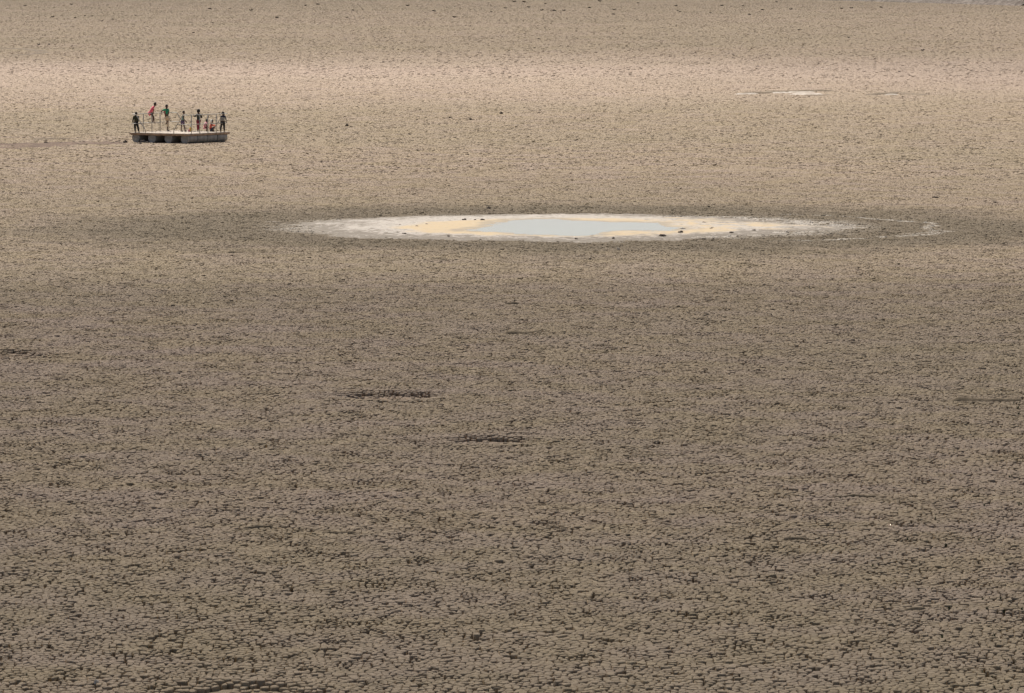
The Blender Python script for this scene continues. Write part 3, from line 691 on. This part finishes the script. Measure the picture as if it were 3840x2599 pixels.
for i in range(4):
    for j in range(4):
        o = link('barrel', me_drum, raft); o.location = dk(0.28 + i * 1.17, 0.09 + j * DP + rk.uniform(-.01, .01), RD - 0.018); o.rotation_euler = Rz3.to_euler()
        for y in (0.0, DL - 0.008):
            r = link('rim', me_rim, o); r.location = (0, y, 0)
        b = link('bung', me_bung, o); b.location = (0.12, 0.012, -0.1)
def pipe(name, pts, r=0.023, parent=raft):
    bm = bmesh.new(); tube(bm, pts, r, 8); return from_bm(name, bm, M_TUBE, parent, True)
def arc(a, b, c, n=5):
    return [a.lerp(b, t / n).lerp(b.lerp(c, t / n), t / n) for t in range(n + 1)]
HR = 1.06; HM = 0.52
def railing(fl):
    """one side with its wrapped ends; fl mirrors it to the opposite side"""
    def q(u, v, z): 
        return dk(u, v, z + DECK) if not fl else dk(L - u, L - v, z + DECK)
    for v in (0.48, 1.30, 2.11, 2.94, 3.74):
        pipe('post', [q(0.09, v, -0.03), q(0.09, v, HR)], 0.025)
        bm = bmesh.new(); bmesh.ops.create_cone(bm, cap_ends=True, segments=10, radius1=0.05, radius2=0.045, depth=0.012, matrix=Matrix.Translation(q(0.09, v, 0.008))); from_bm('foot_plate', bm, M_TUBE, raft)
    P = [q(1.06, 0.09, -0.02), q(1.06, 0.09, 0.12), q(1.03, 0.09, 0.2), q(0.47, 0.09, 0.99)] + arc(q(0.45, 0.09, 1.02), q(0.41, 0.09, HR), q(0.34, 0.09, HR)) + [q(0.28, 0.09, HR)] + arc(q(0.2, 0.09, HR), q(0.09, 0.09, HR), q(0.09, 0.2, HR)) + [q(0.09, 2, HR)]
    P += arc(q(0.09, 3.95, HR), q(0.09, 4.09, HR), q(0.2, 4.09, HR)) + [q(0.34, 4.09, HR), q(0.42, 4.09, 1.03), q(1.06, 4.09, 0.2), q(1.10, 4.09, 0.12), q(1.10, 4.09, -0.02)]
    pipe('top_rail', P)
    pipe('middle_rail', [q(0.80, 0.09, HM), q(0.2, 0.09, HM)] + arc(q(0.2, 0.09, HM), q(0.09, 0.09, HM), q(0.09, 0.2, HM)) + [q(0.09, 3.95, HM)] + arc(q(0.09, 3.95, HM), q(0.09, 4.09, HM), q(0.2, 4.09, HM)) + [q(0.82, 4.09, HM)], 0.019)
railing(False); railing(True)

# ------------------------------------------------------------------ people on the raft
def cloth(name, col, var=0.2, sc=14): return simple(name, col, 0.9, 0, var, sc)
M_SKIN = simple('skin_dark', (0.115, 0.058, 0.040), 0.5, 0, 0.12, 10); M_HAIR = simple('hair_black', (0.014, 0.011, 0.010), 0.8, 0, 0.2, 40)
M_EYE = simple('eye_white', (0.6, 0.58, 0.55), 0.3, 0, 0.02, 4)
M_LIP = simple('lip', (0.13, 0.05, 0.045), 0.5, 0, 0.05, 5)
def skinned(name, nodes, edges, mat, parent, sub=1):
    """nodes: {key: (pos, r)}; grows a smooth limb surface round the connected joints"""
    ks = list(nodes); me = bpy.data.meshes.new(name); me.from_pydata([nodes[k][0] for k in ks], [(ks.index(a), ks.index(b)) for a, b in edges], [])
    tmp = bpy.data.objects.new('tmp_' + name, me); COL.objects.link(tmp)
    tmp.modifiers.new('s', 'SKIN'); sv = me.skin_vertices[0].data
    for k, v in zip(ks, sv):
        r = nodes[k][1]; v.radius = (r, r) if not isinstance(r, tuple) else r; v.use_root = (k == ks[0])
    m2 = tmp.modifiers.new('d', 'SUBSURF'); m2.levels = sub; m2.render_levels = sub
    dg = bpy.context.evaluated_depsgraph_get(); ev = tmp.evaluated_get(dg); new = bpy.data.meshes.new_from_object(ev)
    bpy.data.objects.remove(tmp); new.name = name; new.materials.clear(); new.materials.append(mat)
    for p in new.polygons: p.use_smooth = True
    return link(name, new, parent)
def on_deck(px, dy, z=0.0):
    y = N0.y + dy; p = Vector((0, y, DECK + z)); return Vector(((px - 1920) / ppm(p), y, DECK + z))
def blob(name, c, s, mat, parent, cut=None, seg=12):
    bm = bmesh.new(); bmesh.ops.create_uvsphere(bm, u_segments=seg, v_segments=8, radius=1.0)
    if cut is not None:
        n = Vector(cut[0]).normalized(); bmesh.ops.delete(bm, geom=[v for v in bm.verts if v.co.dot(n) > cut[1]], context='VERTS')
    for v in bm.verts: v.co = Vector((v.co.x * s[0] + c[0], v.co.y * s[1] + c[1], v.co.z * s[2] + c[2]))
    return from_bm(name, bm, mat, parent, True)
def person(label, loc, J, face, hs=0.075, fat=1.0, shirt=None, sleeve='el', legs=None, leg_to='an', shoes=None, dress=None, hair=True, hood=None, belt=None):
    root = empty('person', loc); tag(root, label, 'person', 'children and youths on the raft')
    fat *= 1.12; J = {k: Vector(v) for k, v in J.items()}; f = Vector(face).normalized(); side = f.cross(Vector((0, 0, 1)))
    hd, nk, ch, pe = J['head'], J['neck'], J['chest'], J['pelvis']; wa = ch.lerp(pe, 0.55)
    N = {'pe': (pe, 0.080 * fat), 'wa': (wa, 0.072 * fat), 'ch': (ch, 0.085 * fat), 'nk': (nk, 0.034 * fat), 'jaw': (hd - Vector((0, 0, hs * 0.75)) + f * hs * 0.15, hs * 0.62), 'hd': (hd + f * hs * 0.05, hs * 0.92), 'cr': (hd + Vector((0, 0, hs * 0.6)) - f * hs * 0.1, hs * 0.66)}
    E = [('pe', 'wa'), ('wa', 'ch'), ('ch', 'nk'), ('nk', 'jaw'), ('jaw', 'hd'), ('hd', 'cr')]
    for s in 'LR':
        sh, el, ha, hi, kn, an = (J[k + s] for k in ('sh', 'el', 'ha', 'hi', 'kn', 'an')); wr = el.lerp(ha, 0.86)
        N.update({'sh' + s: (sh, 0.036 * fat), 'el' + s: (el, 0.026 * fat), 'wr' + s: (wr, 0.018 * fat), 'pa' + s: (ha, 0.021 * fat), 'hi' + s: (hi, 0.062 * fat), 'kn' + s: (kn, 0.042 * fat), 'an' + s: (an, 0.026 * fat)})
        E += [('ch', 'sh' + s), ('sh' + s, 'el' + s), ('el' + s, 'wr' + s), ('wr' + s, 'pa' + s), ('pe', 'hi' + s), ('hi' + s, 'kn' + s), ('kn' + s, 'an' + s)]
        d = (ha - el).normalized(); w = d.cross(Vector((0, 1, 0.2))).normalized() if abs(d.y) < 0.9 else Vector((1, 0, 0)); b = d.cross(w)
        for q, (o, ln) in enumerate(((-0.024, .034), (-0.008, .040), (0.008, .038), (0.024, .030))):
            m = ha + d * 0.028 + w * o; t = m + d * ln + b * 0.010
            N['f%d%s' % (q, s)] = (m, 0.0075); N['g%d%s' % (q, s)] = (t, 0.006); E += [('pa' + s, 'f%d%s' % (q, s)), ('f%d%s' % (q, s), 'g%d%s' % (q, s))]
        N['t' + s] = (wr.lerp(ha, 0.6) - w * 0.034 + d * 0.01, 0.008); E.append(('wr' + s, 't' + s))
        tf = J.get('toe' + s, an + f * 0.12 - Vector((0, 0, 0.02)))
        N['to' + s] = (tf, 0.022 * fat); N['he' + s] = (an - Vector((0, 0, 0.03)) - (tf - an).normalized() * 0.02, 0.024 * fat); E += [('an' + s, 'he' + s), ('he' + s, 'to' + s)]
    body = skinned('body', N, E, M_SKIN, root)
    # face
    fc = hd + f * hs * 0.92
    for sg in (-1, 1): blob('eye', fc + side * sg * hs * 0.32 - Vector((0, 0, hs * 0.05)), (hs * .10,) * 3, M_EYE, body, seg=8)
    blob('nose', fc + f * hs * 0.06 - Vector((0, 0, hs * 0.30)), (hs * .16, hs * .16, hs * .2), M_SKIN, body, seg=8)
    blob('mouth', fc - Vector((0, 0, hs * 0.68)) - f * hs * 0.12, (hs * .26, hs * .26, hs * .09), M_LIP, body, seg=8)
    for sg in (-1, 1): blob('ear', hd + side * sg * hs * 0.95, (hs * .14, hs * .2, hs * .26), M_SKIN, body, seg=8)
    if hair: blob('hair', hd + Vector((0, 0, hs * 0.12)) - f * hs * 0.06, (hs * 1.06 * hair, hs * 1.08 * hair, hs * 1.22 * hair), M_HAIR, root, cut=(f - Vector((0, 0, 1.2)), 0.42))
    if hood: blob('hood', hd - f * hs * 0.12, (hs * 1.28, hs * 1.28, hs * 1.5), hood, root, cut=(f - Vector((0, 0, 0.1)), 0.55))
    g = 1.0
    if shirt:
        S = {'pe': (pe + Vector((0, 0, 0.0)), 0.094 * fat), 'wa': (wa, 0.090 * fat), 'ch': (ch, 0.099 * fat), 'nk': (ch.lerp(nk, 0.62), 0.052 * fat)}; SE = [('pe', 'wa'), ('wa', 'ch'), ('ch', 'nk')]
        for s in 'LR':
            sh, el, ha = J['sh' + s], J['el' + s], J['ha' + s]
            S['sh' + s] = (sh, 0.050 * fat); SE.append(('ch', 'sh' + s))
            if sleeve == 'short': S['m' + s] = (sh.lerp(el, 0.6), 0.044 * fat); SE.append(('sh' + s, 'm' + s))
            elif sleeve == 'el': S['m' + s] = (el, 0.038 * fat); S['w' + s] = (el.lerp(ha, 0.8), 0.029 * fat); SE += [('sh' + s, 'm' + s), ('m' + s, 'w' + s)]
        skinned('shirt', S, SE, shirt, root)
    if dress:
        hem, dm = dress
        S = {'pe': (pe, 0.098 * fat), 'hem': (Vector(hem), 0.100 * fat), 'wa': (wa, 0.098 * fat), 'ch': (ch, 0.102 * fat), 'nk': (ch.lerp(nk, 0.6), 0.055 * fat)}; SE = [('hem', 'pe'), ('pe', 'wa'), ('wa', 'ch'), ('ch', 'nk')]
        for s in 'LR': S['sh' + s] = (J['sh' + s], 0.052 * fat); S['m' + s] = (J['sh' + s].lerp(J['el' + s], 0.7), 0.042 * fat); SE += [('ch', 'sh' + s), ('sh' + s, 'm' + s)]
        skinned('dress', S, SE, dm, root)
    if legs:
        S = {'pe': (pe, 0.092 * fat)}; SE = []
        for s in 'LR':
            hi, kn, an = J['hi' + s], J['kn' + s], J['an' + s]; S['h' + s] = (hi, 0.076 * fat); SE.append(('pe', 'h' + s))
            if leg_to == 'mid': S['k' + s] = (hi.lerp(kn, 0.75), 0.068 * fat); SE.append(('h' + s, 'k' + s))
            else:
                S['k' + s] = (kn, 0.056 * fat); S['a' + s] = (kn.lerp(an, leg_to if isinstance(leg_to, float) else 0.92), 0.042 * fat); SE += [('h' + s, 'k' + s), ('k' + s, 'a' + s)]
        skinned('trousers' if leg_to != 'mid' else 'shorts', S, SE, legs, root)
    if shoes:
        for s in 'LR':
            a = N['he' + s][0]; b = N['to' + s][0]; skinned('shoe', {'a': (a + Vector((0, 0, 0.03)), 0.036 * fat), 'b': (a, 0.036 * fat), 'c': (b, 0.030 * fat)}, [('a', 'b'), ('b', 'c')], shoes, root)
    return root
def standing(h, x_off=0.0, lean=0.0, spread=0.09, sw=0.13, feet=None):
    k = h / 1.25
    J = {'pelvis': (x_off, 0, .62 * k), 'chest': (x_off + lean * .6, 0, .90 * k), 'neck': (x_off + lean * .85, 0, 1.02 * k), 'head': (x_off + lean, 0, 1.14 * k)}
    for s, g in (('L', -1), ('R', 1)):
        J['sh' + s] = (x_off + lean * .7 + g * sw, 0, .95 * k); J['el' + s] = (x_off + lean * .5 + g * (sw + .05), .02, .74 * k); J['ha' + s] = (x_off + g * (sw + .06), -.02, .56 * k)
        J['hi' + s] = (x_off + g * .055, 0, .58 * k); J['kn' + s] = (x_off * .5 + g * (spread * .8), -.01, .31 * k); J['an' + s] = (g * spread, 0, .05)
    return J
# 1 olive jacket, at the left corner, seen from behind
J = standing(1.2, -0.08, 0.02, 0.11); J.update({'anL': (-.12, 0, .05), 'anR': (.10, -.05, .03), 'elL': (-.24, 0, .70), 'haL': (-.26, -.03, .54), 'elR': (.06, 0, .68), 'haR': (.05, -.08, .56)})
M_OL = cloth('jacket_olive', (0.055, 0.058, 0.034)); M_BK = cloth('trousers_black', (0.022, 0.021, 0.022))
person('child in a loose olive jacket and dark trousers at the left corner of the raft', on_deck(514.6, 2.55), J, (0.3, 0.95, 0), 0.078, 1.08, shirt=M_OL, legs=M_BK)
# 2 pink dress, perched on the back railing
tp = NT('dress_pink'); tc = tp.n('ShaderNodeTexCoord'); v = tp.n('ShaderNodeTexVoronoi'); v.inputs['Scale'].default_value = 22; tp.l(tc.outputs['Object'], v.inputs['Vector'])
tp.l(tp.mix(tp.ramp(v.outputs['Distance'], 0.2, 0.35), (1.0, 0.62, 0.66), (0.95, 0.14, 0.21)), tp.b.inputs['Base Color']); tp.b.inputs['Roughness'].default_value = 0.9
J = {'pelvis': (-.20, 0, .55), 'chest': (-.05, 0, .86), 'neck': (.05, 0, .98), 'head': (.11, 0, 1.09), 'shL': (-.06, .11, .93), 'shR': (.0, -.11, .93), 'elL': (-.02, .13, .72), 'haL': (-.0, .09, .56), 'elR': (.02, -.13, .72), 'haR': (-.02, -.1, .55),
     'hiL': (-.14, .06, .50), 'hiR': (-.12, -.06, .50), 'knL': (-.01, .06, .36), 'knR': (.02, -.06, .36), 'anL': (-.05, .07, .06), 'anR': (.04, -.07, .08), 'toeL': (.0, .07, .02), 'toeR': (.15, -.07, .05)}
person('child in a spotted pink dress perched on the back railing, leaning forward', on_deck(575.8, 4.08, 0.50), J, (1, 0, 0), 0.082, 1.0, dress=((-.27, 0, .50), tp.m), hair=1.12)
# 3 green shirt, one knee raised
tg = NT('shirt_green'); tc = tg.n('ShaderNodeTexCoord'); sx = tg.n('ShaderNodeSeparateXYZ'); tg.l(tc.outputs['Object'], sx.inputs[0])
redm = tg.math('MULTIPLY', tg.math('LESS_THAN', sx.outputs[0], -0.105), tg.math('LESS_THAN', sx.outputs[2], 1.17))
tg.l(tg.mix(redm, (0.045, 0.34, 0.175), (0.50, 0.04, 0.06)), tg.b.inputs['Base Color']); tg.b.inputs['Roughness'].default_value = 0.9
J = {'pelvis': (-.05, 0, .84), 'chest': (-.06, 0, 1.16), 'neck': (-.04, 0, 1.32), 'head': (-.03, 0, 1.44), 'shL': (-.20, .03, 1.25), 'shR': (.07, -.03, 1.25), 'elL': (-.36, .04, 1.14), 'haL': (-.33, -.02, 1.0), 'elR': (.10, -.08, 1.03), 'haR': (-.0, -.12, .93),
     'hiL': (-.08, .05, .78), 'hiR': (.0, -.06, .78), 'knL': (.02, .05, .44), 'knR': (.17, -.08, .70), 'anL': (.0, .05, .07), 'anR': (-.04, -.08, .47), 'toeL': (.13, .05, .03), 'toeR': (-.08, -.08, .40)}
person('tall youth in a green shirt and cream shorts with one knee raised', on_deck(627.6, 5.0), J, (0.8, -0.5, 0), 0.085, 1.12, shirt=tg.m, sleeve='short', legs=cloth('cream_cotton', (0.62, 0.50, 0.36), 0.1), leg_to=0.6, shoes=cloth('shoe_black', (0.02, 0.018, 0.018)))
# 4 teal vest, purple shorts, walking
J = standing(1.22, -0.04, 0.07, 0.1, sw=0.085); J.update({'anL': (-.13, .03, .05), 'anR': (.10, -.03, .05), 'knL': (-.10, .02, .31), 'knR': (.04, -.02, .31), 'elL': (.0, .08, .74), 'haL': (.14, .06, .58), 'elR': (.02, -.08, .74), 'haR': (.19, -.05, .57), 'shL': (.0, .09, .95), 'shR': (.02, -.09, .95)})
person('thin child in a pale teal vest and purple shorts walking on the deck', on_deck(687.6, 4.1), J, (1, -0.1, 0), 0.078, 0.86, shirt=cloth('vest_teal', (0.17, 0.30, 0.27)), sleeve=None, legs=cloth('shorts_purple', (0.16, 0.115, 0.19)), leg_to='mid', shoes=cloth('shoe_brown', (0.04, 0.03, 0.028)))
# 5 black top, maroon trousers
J = standing(1.3, 0.0, 0.0, 0.05, sw=0.12); J.update({'elL': (-.20, .0, .86), 'haL': (-.27, -.08, .90), 'elR': (.21, .0, .80), 'haR': (.12, -.1, .84), 'knL': (-.04, 0, .30), 'knR': (.03, 0, .30)})
person('child with big black hair, black top and maroon trousers, standing with back turned', on_deck(744.6, 4.0), J, (0.1, 1, 0), 0.084, 1.08, shirt=cloth('top_black_green', (0.018, 0.026, 0.020)), legs=cloth('trousers_maroon', (0.24, 0.025, 0.05)), hair=1.22, shoes=cloth('shoe_grey', (0.08, 0.075, 0.06)))
# 6 crouching, pink dress, arm raised
J = {'pelvis': (-.08, 0, .24), 'chest': (-.04, 0, .44), 'neck': (.0, 0, .54), 'head': (.045, 0, .63), 'shL': (-.06, .1, .50), 'shR': (.03, -.1, .50), 'elL': (.07, .1, .66), 'haL': (.12, .08, .84), 'elR': (.03, -.13, .34), 'haR': (.10, -.12, .24),
     'hiL': (-.06, .07, .20), 'hiR': (-.06, -.07, .20), 'knL': (.12, .1, .30), 'knR': (.10, -.1, .28), 'anL': (-.01, .09, .05), 'anR': (.02, -.09, .05)}
person('small child in a pale pink dress crouching with one arm raised', on_deck(774, 4.3), J, (0.9, -0.3, 0), 0.076, 0.95, dress=((-.08, 0, .20), cloth('dress_pale_pink', (0.92, 0.46, 0.50), 0.08)), hair=1.05)
# 7 sitting, coral top, white hood
J = {'pelvis': (.0, 0, .09), 'chest': (-.03, 0, .36), 'neck': (.02, 0, .48), 'head': (.06, 0, .59), 'shL': (-.03, .1, .42), 'shR': (.02, -.1, .42), 'elL': (.15, .08, .36), 'haL': (.29, .06, .38), 'elR': (.17, -.1, .34), 'haR': (.30, -.08, .37),
     'hiL': (.03, .07, .08), 'hiR': (.03, -.07, .08), 'knL': (.20, .09, .30), 'knR': (.18, -.1, .28), 'anL': (.14, .09, .05), 'anR': (.10, -.1, .05)}
person('child in a coral top and white hood sitting with arms stretched forward', on_deck(791, 4.0), J, (0.85, -0.5, 0), 0.076, 0.98, shirt=cloth('top_coral', (0.85, 0.19, 0.13)), legs=cloth('jeans_blue', (0.045, 0.06, 0.09)), leg_to='mid', hood=cloth('hood_white', (0.80, 0.78, 0.74), 0.05))
# 8 grey top with navy shoulders
tn = NT('top_grey_navy'); tc = tn.n('ShaderNodeTexCoord'); sx = tn.n('ShaderNodeSeparateXYZ'); tn.l(tc.outputs['Object'], sx.inputs[0])
tn.l(tn.mix(tn.math('GREATER_THAN', sx.outputs[2], 0.86), (0.30, 0.30, 0.28), (0.035, 0.04, 0.075)), tn.b.inputs['Base Color']); tn.b.inputs['Roughness'].default_value = 0.9
J = standing(1.2, 0.04, 0.0, 0.11, sw=0.12); J.update({'knL': (-.09, -.03, .29), 'knR': (.10, -.03, .29), 'elR': (.21, .02, .74), 'haR': (.23, -.02, .58), 'elL': (-.09, .04, .72), 'haL': (-.1, -.02, .57)})
person('child in a grey top with navy shoulders and black leggings at the right railing', on_deck(834, 3.2), J, (-0.1, -1, 0), 0.076, 1.0, shirt=tn.m, legs=M_BK)

# things lying on the deck
p = on_deck(715.3, 3.6); jug = empty('jug', p); jug.scale = (1.15, 1.15, 1.12); tag(jug, 'yellow plastic jug with a white top standing on the raft deck', 'jug')
bm = bmesh.new(); revolve(bm, [(0, 0.055), (0.01, 0.065), (0.20, 0.065), (0.24, 0.045)], 14)
for v in bm.verts: v.co = Vector((v.co.x, v.co.z, v.co.y))
from_bm('jug_body', bm, simple('yellow_plastic', (0.78, 0.50, 0.02), 0.45, 0, 0.05), jug, True)
bm = bmesh.new(); revolve(bm, [(0.241, 0.042), (0.27, 0.040), (0.33, 0.035), (0.37, 0.022)], 12)
for v in bm.verts: v.co = Vector((v.co.x, v.co.z, v.co.y))
from_bm('jug_top', bm, simple('white_plastic', (0.80, 0.79, 0.76), 0.4, 0, 0.03), jug, True)
bm = bmesh.new(); tube(bm, [(0.06, 0, 0.19), (0.11, 0, 0.17), (0.115, 0, 0.10), (0.063, 0, 0.07)], 0.010, 6); from_bm('handle', bm, bpy.data.materials['yellow_plastic'], jug, True)
p = on_deck(708.2, 3.5); bm = bmesh.new(); revolve(bm, [(0, 0.05), (0.005, 0.055), (0.12, 0.045), (0.15, 0.03)], 10)
for v in bm.verts: v.co = Vector((v.co.x, v.co.z, v.co.y))
cup = from_bm('beaker', bm, simple('pink_plastic', (0.75, 0.33, 0.40), 0.5, 0, 0.05), None, True, p); tag(cup, 'small pink beaker just left of the yellow jug on the deck', 'beaker')
M_SOLE = simple('sole_dark', (0.03, 0.028, 0.04), 0.7)
for px, dy, lb in ((725.5, 3.3, 'left one of two dark sandals lying on the deck behind the railing'), (731.5, 3.5, 'right one of two dark sandals lying on the deck behind the railing')):
    p = on_deck(px, dy); e = empty('sandal', p, 0.3); tag(e, lb, 'sandal')
    bm = bmesh.new(); box(bm, (0, 0, 0.012), (0.20, 0.075, 0.022), bevel=0.009); from_bm('sole', bm, M_SOLE, e)
    bm = bmesh.new(); tube(bm, [(0.03, -0.035, 0.02), (0.04, 0, 0.06), (0.03, 0.035, 0.02)], 0.007, 6); from_bm('strap', bm, M_SOLE, e, True)

# ------------------------------------------------------------------ two unseen clouds overhead, thickness shaped to shade the near and far mud
CH = 620.0; SIG = 0.004
tc_ = bpy.data.materials.new('cloud_vapour'); tc_.use_nodes = True; nt_ = tc_.node_tree; nt_.nodes.clear()
o_ = nt_.nodes.new('ShaderNodeOutputMaterial'); pv = nt_.nodes.new('ShaderNodeVolumePrincipled'); pv.inputs['Color'].default_value = (1, 1, 1, 1)
pv.inputs['Density'].default_value = SIG; pv.inputs['Anisotropy'].default_value = 0.6; nt_.links.new(pv.outputs[0], o_.inputs['Volume'])
def shade_cloud(x0, x1, y0, y1, tau, n, CH):
    X, Y = np.meshgrid(np.linspace(x0, x1, n), np.linspace(y0, y1, n)); k = np.arange(n)
    e = np.minimum(np.minimum(k, n - 1 - k)[:, None], np.minimum(k, n - 1 - k)[None]) / (n / 10.0)
    th = tau(X, Y) / SIG * math.sin(R(SUN_EL)) * sstep(0, 1, e); rim = np.minimum(np.minimum(k, n - 1 - k)[:, None], np.minimum(k, n - 1 - k)[None]) == 0
    th = np.where(th > 1.5, th + 5.0, 0.0); off = SUNV * (CH / SUNV.z); bump = 14 * (fbm(X * 0.012, Y * 0.012, 90) - 0.5) * (~rim)
    top = np.stack([X + off.x, Y + off.y, CH + bump + th * 0.7], -1); bot = np.stack([X + off.x, Y + off.y, CH + bump - th * 0.3], -1)
    V = np.concatenate([top.reshape(-1, 3), bot.reshape(-1, 3)]); i = np.arange(n * n).reshape(n, n)
    f = np.stack([i[:-1, :-1].ravel(), i[:-1, 1:].ravel(), i[1:, 1:].ravel(), i[1:, :-1].ravel()], 1)
    f = f[th.ravel()[f].max(1) > 0]
    bmx = bmesh.new(); me = mesh_np('shade_cloud', V, [f, f[:, ::-1] + n * n], [tc_], True); bmx.from_mesh(me); bmesh.ops.delete(bmx, geom=[v for v in bmx.verts if not v.link_faces], context='VERTS'); bmesh.ops.remove_doubles(bmx, verts=bmx.verts[:], dist=0.0005); bmx.to_mesh(me); bmx.free()
    return tag(link('shade_cloud', me), kind='structure')
shade_cloud(-700, 700, -900, 470, lambda X, Y: (np.minimum(1.95, 4.4 * np.exp(-(Y - 40) / 48)) + 0.36 * (1 - sstep(150, 480, Y))) * (0.85 + 0.3 * fbm(X * 0.02, Y * 0.02, 91)), 120, 560.0)
shade_cloud(-900, 900, 250, 3200, lambda X, Y: (0.30 * sstep(450, 640, Y + 3.2 * np.maximum(X - 8, 0) + 60 * (fbm(X * 0.02, Y * 0.005, 95) - 0.5)) + 0.22 * sstep(800, 1300, Y)) * (0.85 + 0.3 * fbm(X * 0.01, Y * 0.01, 92)), 220, 780.0)
